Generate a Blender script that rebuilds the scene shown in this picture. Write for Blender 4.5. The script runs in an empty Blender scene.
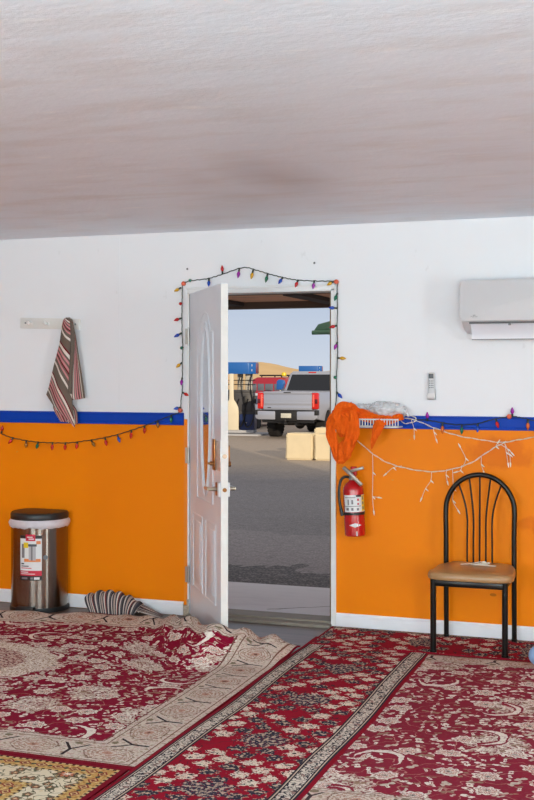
import bpy, bmesh, math, random
from mathutils import Vector, Matrix, noise as mnoise
from math import sin, cos, pi, radians as R, sqrt, atan2
random.seed(7)
S = bpy.context.scene
COL = S.collection

# ------------------------------------------------------------------ colours
def lin(c):
    c = c / 255.0
    return c / 12.92 if c <= 0.04045 else ((c + 0.055) / 1.055) ** 2.4
def rgb(r, g, b): return (lin(r), lin(g), lin(b), 1.0)

# ------------------------------------------------------------------ node maths
class X:
    """a scalar in a node tree; arithmetic builds Math nodes"""
    def __init__(s, nt, v): s.nt, s.v = nt, v
    def _m(s, op, *a):
        n = s.nt.nodes.new('ShaderNodeMath'); n.operation = op
        for i, q in enumerate((s,) + a):
            q = q.v if isinstance(q, X) else q
            if isinstance(q, (int, float)): n.inputs[i].default_value = q
            else: s.nt.links.new(q, n.inputs[i])
        return X(s.nt, n.outputs[0])
    def __add__(s, o): return s._m('ADD', o)
    __radd__ = __add__
    def __sub__(s, o): return s._m('SUBTRACT', o)
    def __rsub__(s, o): return X(s.nt, o)._m('SUBTRACT', s)
    def __mul__(s, o): return s._m('MULTIPLY', o)
    __rmul__ = __mul__
    def __truediv__(s, o): return s._m('DIVIDE', o)
    def __neg__(s): return s * -1.0
    def abs(s): return s._m('ABSOLUTE')
    def sin(s): return s._m('SINE')
    def cos(s): return s._m('COSINE')
    def sqrt(s): return s._m('SQRT')
    def floor(s): return s._m('FLOOR')
    def fract(s): return s._m('FRACT')
    def mod(s, m): return (s / m).fract() * m
    def min(s, o): return s._m('MINIMUM', o)
    def max(s, o): return s._m('MAXIMUM', o)
    def lt(s, o): return s._m('LESS_THAN', o)
    def gt(s, o): return s._m('GREATER_THAN', o)
    def atan2(s, o): return s._m('ARCTAN2', o)
def band(v, a, b): return v.gt(a) * v.lt(b)
def comb(nt, x, y, z=0.0):
    n = nt.nodes.new('ShaderNodeCombineXYZ')
    for i, q in enumerate((x, y, z)):
        q = q.v if isinstance(q, X) else q
        if isinstance(q, (int, float)): n.inputs[i].default_value = q
        else: nt.links.new(q, n.inputs[i])
    return n.outputs[0]
def sep(nt, s):
    n = nt.nodes.new('ShaderNodeSeparateXYZ'); nt.links.new(s, n.inputs[0])
    return [X(nt, o) for o in n.outputs]
def nz(nt, x, y, z=0.0, detail=2.0, rough=0.5):
    n = nt.nodes.new('ShaderNodeTexNoise'); n.noise_dimensions = '3D'
    n.inputs['Scale'].default_value = 1; n.inputs['Detail'].default_value = detail
    n.inputs['Roughness'].default_value = rough
    nt.links.new(comb(nt, x, y, z), n.inputs['Vector'])
    return X(nt, n.outputs[0])
def vor(nt, x, y, rnd=1.0):
    """nearest cell: local dx, dy, radius, angle and two hashes"""
    n = nt.nodes.new('ShaderNodeTexVoronoi'); n.voronoi_dimensions = '2D'
    n.inputs['Scale'].default_value = 1; n.inputs['Randomness'].default_value = rnd
    nt.links.new(comb(nt, x, y), n.inputs['Vector'])
    p = sep(nt, n.outputs['Position']); c = sep(nt, n.outputs['Color'])
    dx, dy = x - p[0], y - p[1]
    return dx, dy, (dx * dx + dy * dy).sqrt(), dy.atan2(dx), c[0], c[1]
def hash2(nt, i, j):
    n = nt.nodes.new('ShaderNodeTexWhiteNoise'); n.noise_dimensions = '2D'
    nt.links.new(comb(nt, i, j), n.inputs['Vector'])
    return X(nt, n.outputs[0])
class C:
    """a colour being painted over by masks"""
    def __init__(s, nt, c):
        s.nt = nt; n = nt.nodes.new('ShaderNodeRGB'); n.outputs[0].default_value = c; s.s = n.outputs[0]
    def over(s, mask, c):
        n = s.nt.nodes.new('ShaderNodeMix'); n.data_type = 'RGBA'
        if isinstance(mask, (int, float)): n.inputs[0].default_value = mask
        else: s.nt.links.new(mask.v, n.inputs[0])
        s.nt.links.new(s.s, n.inputs[6])
        if isinstance(c, C): s.nt.links.new(c.s, n.inputs[7])
        else: n.inputs[7].default_value = c
        s.s = n.outputs[2]; return s
def newmat(name):
    m = bpy.data.materials.new(name); m.use_nodes = True
    return m, m.node_tree, m.node_tree.nodes['Principled BSDF']
def bump(nt, b, h, strength=0.3, dist=0.004):
    n = nt.nodes.new('ShaderNodeBump'); n.inputs['Strength'].default_value = strength
    n.inputs['Distance'].default_value = dist
    nt.links.new(h.v, n.inputs['Height']); nt.links.new(n.outputs[0], b.inputs['Normal'])
def objco(nt):
    n = nt.nodes.new('ShaderNodeTexCoord'); return sep(nt, n.outputs['Object'])
def uvco(nt):
    n = nt.nodes.new('ShaderNodeTexCoord'); return sep(nt, n.outputs['UV'])

def pm(name, col, rough=0.5, metal=0.0, var=0.06, scale=18.0, bmp=0.0, spec=0.5, trans=0.0, alpha=1.0, emit=0.0, coat=0.0, bscale=60):
    """plain procedural material: a base colour mottled by noise"""
    m, nt, b = newmat(name)
    x, y, z = objco(nt)
    c = C(nt, col)
    if var:
        f = nz(nt, x * scale, y * scale, z * scale, 3)
        c.over((f - 0.45).max(0) * (var * 8), tuple(q * 0.55 for q in col[:3]) + (1,))
    nt.links.new(c.s, b.inputs['Base Color'])
    b.inputs['Roughness'].default_value = rough; b.inputs['Metallic'].default_value = metal
    b.inputs['Specular IOR Level'].default_value = spec
    b.inputs['Transmission Weight'].default_value = trans; b.inputs['Alpha'].default_value = alpha
    b.inputs['Coat Weight'].default_value = coat
    if emit:
        nt.links.new(c.s, b.inputs['Emission Color']); b.inputs['Emission Strength'].default_value = emit
    if bmp: bump(nt, b, nz(nt, x * bscale, y * bscale, z * bscale, 3), bmp, 0.004)
    return m

# ------------------------------------------------------------------ mesh building
class MB:
    def __init__(s): s.v, s.f, s.uv = [], [], {}
    def add(s, vs, fs, uvs=None):
        o = len(s.v); s.v += [tuple(p) for p in vs]; s.f += [tuple(i + o for i in f) for f in fs]
        if uvs:
            for i, u in enumerate(uvs): s.uv[o + i] = u
        return s
    def bm(s, bm, M=None):
        if M: bm.transform(M)
        bm.verts.index_update()
        s.add([v.co[:] for v in bm.verts], [[v.index for v in f.verts] for f in bm.faces]); bm.free(); return s
    def box(s, a, b, bev=0.0, seg=2, M=None):
        bm = bmesh.new(); bmesh.ops.create_cube(bm, size=1)
        for v in bm.verts:
            v.co = Vector([(a[i] + b[i]) / 2 + v.co[i] * (b[i] - a[i]) for i in range(3)])
        if bev: bmesh.ops.bevel(bm, geom=bm.edges[:], offset=bev, segments=seg, affect='EDGES', profile=0.5)
        return s.bm(bm, M)
    def tube(s, pts, r, seg=10, closed=False, flat=1.0):
        """round bar along pts; r a number or one per point"""
        P = [Vector(p) for p in pts]; n = len(P)
        rr = r if isinstance(r, (list, tuple)) else [r] * n
        vs, fs = [], []
        T = [((P[(i + 1) % n] if (closed or i < n - 1) else P[i]) - (P[i - 1] if (closed or i > 0) else P[i])).normalized() for i in range(n)]
        u = T[0].orthogonal().normalized()
        for i in range(n):
            u = (u - T[i] * u.dot(T[i]))
            u = u.normalized() if u.length > 1e-6 else T[i].orthogonal().normalized()
            w = T[i].cross(u)
            for k in range(seg):
                a = 2 * pi * k / seg
                vs.append(P[i] + (u * cos(a) + w * sin(a) * flat) * rr[i])
        m = n if closed else n - 1
        for i in range(m):
            for k in range(seg):
                j = (i + 1) % n
                fs.append((i * seg + k, i * seg + (k + 1) % seg, j * seg + (k + 1) % seg, j * seg + k))
        if not closed:
            fs.append(tuple(range(seg))[::-1]); fs.append(tuple((n - 1) * seg + k for k in range(seg)))
        return s.add(vs, fs)
    def lathe(s, prof, seg=32, M=None):
        """profile [(r,z)] turned about z"""
        vs, fs = [], []
        for r, z in prof:
            for k in range(seg):
                a = 2 * pi * k / seg; vs.append(Vector((r * cos(a), r * sin(a), z)))
        n = len(prof)
        for i in range(n - 1):
            for k in range(seg):
                fs.append((i * seg + k, i * seg + (k + 1) % seg, (i + 1) * seg + (k + 1) % seg, (i + 1) * seg + k))
        fs.append(tuple(range(seg))[::-1]); fs.append(tuple((n - 1) * seg + k for k in range(seg)))
        if M: vs = [M @ v for v in vs]
        return s.add(vs, fs)
    def prism(s, pts, h0, h1, axis='x', bev=0.0):
        """outline extruded along an axis; x: pts are (y,z); y: (x,z); z: (x,y)"""
        bm = bmesh.new()
        def q(p, h): return (h, p[0], p[1]) if axis == 'x' else (p[0], h, p[1]) if axis == 'y' else (p[0], p[1], h)
        a = [bm.verts.new(q(p, h0)) for p in pts]; b = [bm.verts.new(q(p, h1)) for p in pts]
        n = len(pts)
        bm.faces.new(a); bm.faces.new(b[::-1])
        for i in range(n): bm.faces.new((a[i], b[i], b[(i + 1) % n], a[(i + 1) % n]))
        bmesh.ops.recalc_face_normals(bm, faces=bm.faces[:])
        if bev: bmesh.ops.bevel(bm, geom=bm.edges[:], offset=bev, segments=2, affect='EDGES', profile=0.5)
        return s.bm(bm)
    def grid(s, fn, nu, nv, thick=0.0, uvf=None):
        vs, uv, fs = [], [], []
        for j in range(nv + 1):
            for i in range(nu + 1):
                u, v = i / nu, j / nv
                p = Vector(fn(u, v)); vs.append(p); uv.append(uvf(u, v) if uvf else (u, v))
        W = nu + 1
        for j in range(nv):
            for i in range(nu): fs.append((j * W + i, j * W + i + 1, (j + 1) * W + i + 1, (j + 1) * W + i))
        if thick:
            nrm = [Vector() for _ in vs]
            for f in fs:
                n = (vs[f[1]] - vs[f[0]]).cross(vs[f[3]] - vs[f[0]])
                for i in f: nrm[i] += n
            N = len(vs)
            vs = vs + [vs[i] - (nrm[i].normalized() if nrm[i].length else Vector((0, 0, 1))) * thick for i in range(N)]
            uv = uv + uv
            fs = fs + [tuple(i + N for i in f[::-1]) for f in fs]
            rim = [i for i in range(nu)] + [j * W + nu for j in range(nv)] + [nv * W + i for i in range(nu, 0, -1)] + [j * W for j in range(nv, 0, -1)]
            for k in range(len(rim)):
                a, b = rim[k], rim[(k + 1) % len(rim)]; fs.append((b, a, a + N, b + N))
        return s.add(vs, fs, uv)
    def ball(s, c, r, seg=16, rings=10, sc=(1, 1, 1), fn=None):
        vs, fs = [], []
        for j in range(rings + 1):
            t = pi * j / rings
            for i in range(seg):
                a = 2 * pi * i / seg
                d = Vector((sin(t) * cos(a), sin(t) * sin(a), cos(t)))
                k = r * (fn(d) if fn else 1)
                vs.append((c[0] + d.x * k * sc[0], c[1] + d.y * k * sc[1], c[2] + d.z * k * sc[2]))
        for j in range(rings):
            for i in range(seg):
                fs.append((j * seg + i, (j + 1) * seg + i, (j + 1) * seg + (i + 1) % seg, j * seg + (i + 1) % seg))
        return s.add(vs, fs)
    def build(s, name, mat, parent=None, smooth=True, loc=None):
        me = bpy.data.meshes.new(name); me.from_pydata(s.v, [], s.f); me.validate(); me.update()
        bm = bmesh.new(); bm.from_mesh(me)
        bmesh.ops.remove_doubles(bm, verts=bm.verts[:], dist=1e-6) if not s.uv else None
        bmesh.ops.recalc_face_normals(bm, faces=bm.faces[:])
        if s.uv:
            bm.verts.index_update(); L = bm.loops.layers.uv.new('UVMap')
            for f in bm.faces:
                for l in f.loops: l[L].uv = s.uv.get(l.vert.index, (0, 0))
        bm.to_mesh(me); bm.free()
        if smooth:
            for p in me.polygons: p.use_smooth = True
            me.set_sharp_from_angle(angle=R(38))
        if mat: me.materials.append(mat)
        o = bpy.data.objects.new(name, me); COL.objects.link(o)
        if parent: o.parent = parent
        if loc: o.location = loc
        return o
def tag(o, label=None, cat=None, group=None, kind=None):
    if label: o['label'] = label
    if cat: o['category'] = cat
    if group: o['group'] = group
    if kind: o['kind'] = kind
    return o
def thing(name, label, cat, loc=(0, 0, 0), rz=0.0, group=None, rot=None):
    o = bpy.data.objects.new(name, None); o.empty_display_size = 0.05; COL.objects.link(o)
    o.location = loc; o.rotation_euler = rot or (0, 0, rz)
    return tag(o, label, cat, group)
def struct(name, mb, mat, smooth=False, parent=None):
    o = mb.build(name, mat, parent, smooth); o['kind'] = 'structure'; return o
def dup(root, loc, label, rz=None):
    r = root.copy(); COL.objects.link(r); r.location = loc; r['label'] = label
    if rz is not None: r.rotation_euler = (0, 0, rz)
    for ch in list(root.children):
        c = ch.copy(); COL.objects.link(c); c.parent = r
        for g in ch.children:
            d = g.copy(); COL.objects.link(d); d.parent = c
    return r
def smooth_path(pts, n=6):
    P = [Vector(p) for p in pts]; out = []
    for i in range(len(P) - 1):
        a, b, c, d = P[max(i - 1, 0)], P[i], P[i + 1], P[min(i + 2, len(P) - 1)]
        for k in range(n):
            t = k / n
            out.append(0.5 * ((2 * b) + (c - a) * t + (2 * a - 5 * b + 4 * c - d) * t * t + (3 * b - a - 3 * c + d) * t ** 3))
    out.append(P[-1]); return out
def text_mesh(txt, size, depth=0.0006):
    cu = bpy.data.curves.new('lettering', 'FONT'); cu.body = txt; cu.size = size; cu.extrude = depth
    cu.align_x = 'CENTER'; cu.align_y = 'CENTER'; cu.resolution_u = 3
    o = bpy.data.objects.new('lettering', cu); COL.objects.link(o)
    me = bpy.data.meshes.new_from_object(o.evaluated_get(bpy.context.evaluated_depsgraph_get()))
    bpy.data.objects.remove(o); m = MB()
    m.add([v.co[:] for v in me.vertices], [list(p.vertices) for p in me.polygons]); bpy.data.meshes.remove(me)
    return m
def upright(mb, x, y, z):
    """text laid in xy -> standing, facing -y"""
    mb.v = [(p[0] + x, y - p[2], p[1] + z) for p in mb.v]; return mb
def lerp_tab(tab, x):
    if x <= tab[0][0]: return tab[0][1]
    for (a, p), (b, q) in zip(tab, tab[1:]):
        if x <= b:
            t = (x - a) / (b - a); t = t * t * (3 - 2 * t); return p + (q - p) * t
    return tab[-1][1]
def sstep(a, b, x):
    t = max(0, min(1, (x - a) / (b - a))); return t * t * (3 - 2 * t)

# the photograph's frame, surveyed: point of the plane y = Y seen at pixel (px, py)
FPX, PHI, HOR, CY, CZ = 1155.0, R(19.6), 374.0, -6.8, 1.55
def at(px, py, Y=0.0):
    s, c = sin(PHI), cos(PHI); u = px - 267
    rx, ry, rz = -s * FPX + c * u, c * FPX + s * u, HOR - py
    t = (Y - CY) / ry
    return Vector((rx * t, Y, CZ + rz * t))

# ------------------------------------------------------------------ camera
cam = bpy.data.cameras.new('camera'); camo = bpy.data.objects.new('camera', cam); COL.objects.link(camo)
camo.location = (0, CY, CZ); camo.rotation_euler = (R(90), 0, PHI)
cam.sensor_fit = 'VERTICAL'; cam.sensor_height = 36; cam.sensor_width = 24; cam.lens = FPX / 800 * 36
cam.shift_y = -(400 - HOR) / 800; cam.clip_end = 3000; cam.clip_start = 0.05
S.camera = camo

# ------------------------------------------------------------------ materials
def wall_mat():
    m, nt, b = newmat('wall_paint'); x, y, z = objco(nt)
    white = C(nt, rgb(236, 236, 239)); f = nz(nt, x * 1.4, y, z * 1.4, 3)
    white.over((f - 0.52).max(0) * 0.8, rgb(214, 213, 214))
    white.over((nz(nt, x * 14, y, z * 9, 4) - 0.68).max(0) * 3, rgb(190, 188, 186))
    ora = C(nt, rgb(240, 131, 0)); ora.over((nz(nt, x * 2, y, z * 2 + 5, 3) - 0.5).max(0) * 1.2, rgb(226, 116, 0))
    # repainted patches and scuffs on the orange
    w1 = nz(nt, x * 14, y, z * 14, 3) * 0.09
    for cx, cz, rx, rz in ((-0.98, 1.09, 0.16, 0.075), (-0.74, 0.68, 0.12, 0.04)):
        e = (((x - cx) / rx) * ((x - cx) / rx) + ((z - cz) / rz) * ((z - cz) / rz)).sqrt() + w1 * 15 - 0.72
        ora.over((1.25 - e).max(0).min(.35) * 1.7, rgb(216, 102, 0))
    e2 = (((x + 1.02) / 0.03) * ((x + 1.02) / 0.03) + ((z - 0.26) / 0.012) * ((z - 0.26) / 0.012)).sqrt() + w1 * 10
    ora.over(e2.lt(1.1) * 0.6, rgb(150, 80, 10))
    ora.over(nz(nt, x * 30, y, z * 30, 2).gt(0.76), rgb(222, 150, 60))
    white.over(z.lt(1.26), ora)
    nt.links.new(white.s, b.inputs['Base Color']); b.inputs['Roughness'].default_value = 0.45
    b.inputs['Specular IOR Level'].default_value = 0.15
    bump(nt, b, nz(nt, x * 60, y * 60, z * 60, 3), 0.06, 0.002)
    return m
M_wall = wall_mat()
def ceil_mat():
    m, nt, b = newmat('ceiling_paint'); x, y, z = objco(nt)
    c = C(nt, rgb(232, 236, 245))
    sm = nz(nt, x * 1.6, y * 4.5, 0.0, 4, 0.6)
    c.over((sm - 0.48).max(0) * 2.2, rgb(216, 209, 209))
    c.over((nz(nt, x * 3 + 9, y * 9, 3.0, 5, 0.65) - 0.6).max(0) * 5, rgb(248, 247, 249))
    e = (((x + 1.75) / 0.28) * ((x + 1.75) / 0.28) + ((y + 1.75) / 0.6) * ((y + 1.75) / 0.6)).sqrt()
    c.over((1 - e).max(0) * 0.5, rgb(186, 174, 172))
    nt.links.new(c.s, b.inputs['Base Color']); b.inputs['Roughness'].default_value = 0.42
    h = nz(nt, x * 26, y * 38, 0.0, 4, 0.7) + nz(nt, x * 5, y * 8, 2.0, 4, .6) * 1.5
    bump(nt, b, h, 0.22, 0.010)
    rg = nz(nt, x * 2.2, y * 5, 4.0, 4, .65) * .5 + .22; nt.links.new(rg.v, b.inputs['Roughness'])
    return m
M_ceil = ceil_mat()
def wood_floor():
    m, nt, b = newmat('floor_boards'); x, y, z = objco(nt)
    c = C(nt, rgb(112, 96, 86)); i = (y / 0.13).floor(); g = nz(nt, x * 2 + i * 7.3, y * 40, 0.0, 4)
    c.over((g - 0.4).max(0) * 2.0, rgb(78, 64, 56)); c.over((y / 0.13).fract().lt(0.03), rgb(40, 34, 32))
    nt.links.new(c.s, b.inputs['Base Color']); b.inputs['Roughness'].default_value = 0.35
    return m
M_floor = wood_floor()
M_white = pm('white_gloss_paint', rgb(232, 231, 231), 0.35, var=0.03, scale=9)
M_base = pm('baseboard_paint', rgb(233, 234, 238), 0.4, var=0.03, scale=7)
M_door = pm('door_paint', rgb(222, 228, 236), 0.35, var=0.03, scale=6)
M_edge = pm('door_edge_paint', rgb(236, 233, 228), 0.4, var=0.05, scale=14)
M_blue = pm('blue_rail_paint', rgb(2, 62, 170), 0.45, var=0.06, scale=8, spec=.15)
M_steel = pm('brushed_hinge_steel', rgb(178, 174, 168), 0.35, 0.9, var=0.08, scale=60)
M_brass = pm('aged_brass', rgb(150, 104, 62), 0.32, 0.9, var=0.1, scale=40)
M_nickel = pm('satin_nickel', rgb(190, 178, 160), 0.28, 0.9, var=0.06, scale=40)
M_black = pm('black_plastic', rgb(26, 25, 26), 0.42, var=0.05)
M_blackmetal = pm('black_powder_coat', rgb(9, 9, 9), 0.3, 0.0, var=0.0, spec=.35)
M_wire = pm('dark_green_wire', rgb(38, 48, 38), 0.5)
M_wwire = pm('white_wire', rgb(222, 214, 200), 0.45)
M_whiteplastic = pm('white_plastic', rgb(226, 226, 228), 0.38, var=0.02)
M_greyplastic = pm('grey_plastic', rgb(120, 122, 126), 0.45)
M_darkscreen = pm('grey_screen', rgb(92, 94, 98), 0.25)
M_rust = pm('rusty_steel', rgb(186, 168, 148), 0.7, 0.1, var=0.5, scale=70)
M_red = pm('red_enamel', rgb(186, 16, 22), 0.22, var=0.03, coat=0.4)
M_label_white = pm('label_white', rgb(224, 224, 224), 0.45, var=0.0)
M_label_grey = pm('label_print_grey', rgb(120, 118, 122), 0.5, var=0.0)
M_label_black = pm('label_black', rgb(28, 24, 26), 0.4, var=0.0)
M_label_red = pm('label_crimson', rgb(200, 22, 58), 0.4, var=0.0)
M_label_yellow = pm('label_yellow', rgb(232, 198, 28), 0.4, var=0.0)
M_label_orange = pm('label_orange', rgb(222, 130, 70), 0.4, var=0.0)
M_concrete = pm('grey_concrete', rgb(176, 178, 184), 0.8, var=0.05, scale=3, bmp=0.15)

# ------------------------------------------------------------------ room shell
XL, XR, YB, ZC = -6.2, 4.4, -9.2, 2.462
ox0, ox1, oz = -2.953, -2.000, 2.072       # door opening
w = MB(); w.box((XL - .15, 0, -.02), (ox0, .14, 2.6)); w.box((ox1, 0, -.02), (XR + .15, .14, 2.6)); w.box((ox0, 0, oz), (ox1, .14, 2.6))
wall_front = struct('wall_front', w, M_wall)
struct('wall_back', MB().box((XL - .15, YB - .15, -.02), (XR + .15, YB, 2.6)), M_wall)
struct('wall_left', MB().box((XL - .15, YB, -.02), (XL, 0, 2.6)), M_wall)
struct('wall_right', MB().box((XR, YB, -.02), (XR + .15, 0, 2.6)), M_wall)
struct('ceiling', MB().grid(lambda u, v: (XL + u * (XR - XL), YB + v * -YB, ZC), 2, 2, -0.1), M_ceil)
struct('roof', MB().box((XL - .15, YB - .15, 2.6), (XR + .2, .2, 5.6)), M_white)
struct('floor', MB().box((XL - .15, YB - .15, -.12), (XR + .15, .0, 0)), M_floor)
def baseboard(name, x0, x1, y=0):
    m = MB(); m.prism([(0, 0.004), (-.014, .004), (-.014, .07), (-.011, .078), (-.005, .082), (-.004, .09), (0, .09)], x0, x1, 'x')
    m.box((x0, -.013, .055), (x1, -.0165, .0585)); return struct(name, m, M_base)
baseboard('baseboard_left', XL, -2.988); baseboard('baseboard_right', -1.970, XR)
def rail(name, x0, x1):
    m = MB(); m.prism([(0, 1.222), (-.013, 1.222), (-.016, 1.226), (-.016, 1.234), (-.010, 1.238), (-.010, 1.29), (-.014, 1.293), (-.014, 1.299), (0, 1.301)], x0, x1, 'x')
    return struct(name, m, M_blue)
rail('trim_1', XL, -2.986); rail('trim_2', -1.970, XR)
# vertical panel seams and nails in the wall
seam = MB()
for sx in (-3.452,): seam.box((sx, -.0015, 1.301), (sx + .004, .002, ZC))
struct('seam', seam, M_base, parent=wall_front)
struct('seam', MB().box((-2.986, -.003, .09), (-2.962, .002, 1.222)), pm('orange_batten', rgb(236, 130, 4), .45), parent=wall_front)
for px, py in ((187.5, 269), (314.5, 263)):
    p = at(px, py); struct('nail', MB().ball((p.x, -.003, p.z), .007, 8, 6), M_greyplastic, parent=wall_front)
# door frame: jambs, head, stops, casing
fr = MB()
fr.box((ox0 - .008, -.006, .0), (ox0 + .004, .15, oz), .002); fr.box((ox1 - .004, -.006, .0), (ox1 + .024, .15, oz), .002)
fr.box((ox0 - .008, -.006, oz - .012), (ox1 + .024, .15, oz + .022), .002)
fr.box((ox0 - .012, -.014, oz + .016), (ox1 + .030, 0, oz + .030), .003)
fr.box((ox1 + .018, -.014, .0), (ox1 + .029, 0, oz + .03), .003)
struct('trim_3', fr, M_white)
rb = MB(); rb.box((ox0 - .034, -.012, .0), (ox0 + .004, -.002, .07), .003); rb.box((ox0 - .012, -.011, .06), (ox0 + .002, -.002, .11), .003)
struct('trim_4', rb, M_rust)
sill = MB(); sill.box((ox0, -.05, -.02), (ox1, .05, .018), .004); sill.box((ox0, .02, -.02), (ox1, .17, .03), .003)
struct('threshold', sill, pm('weathered_sill', rgb(142, 132, 120), .6, .1, var=.12, scale=14))
# outside frame of the doorway, brown
bf = MB(); M_brown = pm('brown_stain', rgb(84, 68, 56), .65, var=.12, scale=10)
M_tan = pm('tan_board', rgb(150, 122, 96), .7, var=.12, scale=8)
xr = at(329.8, 400, .14).x
bf.box((xr, .14, -.02), (ox1 + .16, .2, 2.2));  bf.box((ox0 - .16, .14, -.02), (ox0, .2, 2.2))
struct('trim_5', bf, M_tan)

# ------------------------------------------------------------------ the open entrance door
DA = -R(55.5)
door = MB()
DW, DT, DZ0, DZ1 = .908, .042, .012, 2.062
ocx, ocz, oa, ob = .485, 1.34, .10, .47
N = 96
def ring(y, a, b): return [(ocx + a * cos(2 * pi * k / N), y, ocz + b * sin(2 * pi * k / N)) for k in range(N)]
def rect(y):
    out = []
    for k in range(N):
        c_, s_ = cos(2 * pi * k / N) * oa, sin(2 * pi * k / N) * ob
        t = 1e9
        if c_ > 1e-9: t = min(t, (DW - ocx) / c_)
        if c_ < -1e-9: t = min(t, (0 - ocx) / c_)
        if s_ > 1e-9: t = min(t, (DZ1 - ocz) / s_)
        if s_ < -1e-9: t = min(t, (DZ0 - ocz) / s_)
        out.append((ocx + c_ * t, y, ocz + s_ * t))
    # snap the nearest sample to each corner
    for cx, cz in ((0, DZ0), (0, DZ1), (DW, DZ0), (DW, DZ1)):
        j = min(range(N), key=lambda q: (out[q][0] - cx) ** 2 + (out[q][2] - cz) ** 2); out[j] = (cx, y, cz)
    return out
rings = [rect(0), ring(0, oa, ob), ring(DT, oa, ob), rect(DT)]
vs = [p for r_ in rings for p in r_]; fs = []
for q in range(4):
    for k in range(N): fs.append((q * N + k, q * N + (k + 1) % N, ((q + 1) % 4) * N + (k + 1) % N, ((q + 1) % 4) * N + k))
door.add(vs, fs)
leaf = door.build('door_1', M_door, smooth=True); leaf['kind'] = 'structure'
leaf.location = (ox0 + .009, -.004, 0); leaf.rotation_euler = (0, 0, DA)
def mould(path, r=.008, closed=True):
    m = MB()
    for y in (0.0, DT): m.tube([(p[0], y, p[1]) for p in path], r, 8, closed)
    return m
for nm, path in (('oval_moulding', [(ocx + (oa + .012) * cos(2 * pi * k / 64), ocz + (ob + .015) * sin(2 * pi * k / 64)) for k in range(64)]),
                 ('oval_moulding', [(ocx + (oa + .045) * cos(2 * pi * k / 64), ocz + (ob + .05) * sin(2 * pi * k / 64)) for k in range(64)])):
    mould(path, .0045).build(nm, M_door, leaf)
def rectpath(x0, z0, x1, z1, arch=0.0):
    p = [(x0, z0), (x1, z0), (x1, z1)]
    if arch:
        p += [(x1 - .07, z1), (x1 - .1, z1 + arch * .4)] + [((x0 + x1) / 2 + (x1 - x0) / 2 * .45 * cos(t), z1 + arch * (.5 + .5 * sin(t))) for t in (.4, .9, 1.57, 2.2, 2.74)] + [(x0 + .1, z1 + arch * .4), (x0 + .07, z1)]
    return p + [(x0, z1)]
for nm, pth in (('raised_moulding', rectpath(.25, .79, .70, 1.80, .12)),
                ('raised_moulding', rectpath(.12, .22, .40, .68)), ('raised_moulding', rectpath(.50, .22, .78, .68))):
    mould(pth, .0042).build(nm, M_door, leaf)
for x0, x1 in ((.16, .36), (.54, .74)):
    m = MB(); m.box((x0, -.0025, .26), (x1, .002, .64), .002); m.build('raised_panel', M_door, leaf)
def glass_mat():
    m, nt, b = newmat('reflective_glass'); nt.nodes.remove(b)
    g = nt.nodes.new('ShaderNodeBsdfGlossy'); g.inputs['Roughness'].default_value = .02; g.inputs['Color'].default_value = (.72, .74, .78, 1)
    t = nt.nodes.new('ShaderNodeBsdfTransparent'); mx = nt.nodes.new('ShaderNodeMixShader'); mx.inputs[0].default_value = .8
    nt.links.new(t.outputs[0], mx.inputs[1]); nt.links.new(g.outputs[0], mx.inputs[2])
    nt.links.new(mx.outputs[0], nt.nodes['Material Output'].inputs[0]); return m
gm = MB(); gm.add([(p[0], .002, p[2]) for p in ring(0, oa + .004, ob + .004)] + [(p[0], .006, p[2]) for p in ring(0, oa + .004, ob + .004)],
                  [tuple(range(N)), tuple(range(N, 2 * N))] + [(k, (k + 1) % N, N + (k + 1) % N, N + k) for k in range(N)])
tag(gm.build('glass_pane', glass_mat(), leaf, smooth=False), 'oval glass pane in the door')
mb = MB(); mb.box((DW, .001, DZ0 + .002), (DW + .0015, DT - .001, DZ1 - .002)); mb.build('edge_strip', M_edge, leaf)
# lock: reinforcing wrap, deadbolt, lever set
zb, zl = 1.085, .895
m = MB(); m.box((DW - .135, -.003, zb - .085), (DW - .003, DT + .003, zb + .085), .002)
M_scuff = pm('scuffed_plate', rgb(214, 210, 206), .4, .3, var=.35, scale=50)
tag(m.build('lock_plate', M_scuff, leaf), 'scuffed white metal wrap plate')
m = MB(); m.box((DW - .178, -.012, zb - .09), (DW - .128, -.001, zb + .09), .004); m.box((DW - .12, DT, zb - .06), (DW - .02, DT + .016, zb + .06), .004)
dp = m.build('deadbolt_plate', M_brass, leaf)
m = MB(); m.tube([(DW - .15, -.012, zb - .05), (DW - .15, -.03, zb - .05)], .012, 12); m.box((DW - .17, -.042, zb - .056), (DW - .13, -.03, zb - .044), .003)
m.tube([(DW - .07, DT + .016, zb - .05), (DW - .07, DT + .03, zb - .05)], .016, 14)
m.build('thumb_turn', M_brass, dp)
m = MB(); m.tube([(DW + .0015, DT / 2, zb), (DW + .006, DT / 2, zb)], .013, 14); m.build('bolt', M_nickel, leaf)
m = MB(); m.box((DW - .04, -.013, zl - .04), (DW - .004, -.0005, zl + .04), .003); m.build('latch_plate', M_whiteplastic, leaf); m = MB(); m.box((DW - .04, DT + .0005, zl - .04), (DW - .004, DT + .013, zl + .04), .003); m.build('latch_plate', M_whiteplastic, leaf)
m = MB(); m.tube([(DW + .002, DT / 2, zl), (DW + .008, DT / 2, zl)], .012, 14); m.build('latch', M_brass, leaf)
for sgn, y0 in ((-1, 0.0), (1, DT)):
    m = MB(); m.box((DW - .095, min(y0, y0 + sgn * .012), zl - .038), (DW - .04, max(y0, y0 + sgn * .012), zl + .038), .004)
    rz_ = m.build('handle_rose', M_brass, leaf)
    m = MB(); m.tube([(DW - .067, y0, zl), (DW - .067, y0 + sgn * .055, zl)], .011, 12)
    m.tube(smooth_path([(DW - .067, y0 + sgn * .052, zl), (DW - .10, y0 + sgn * .055, zl), (DW - .19, y0 + sgn * .05, zl - .002)], 5), .0105, 12)
    m.build('lever_handle', M_nickel, rz_)
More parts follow.
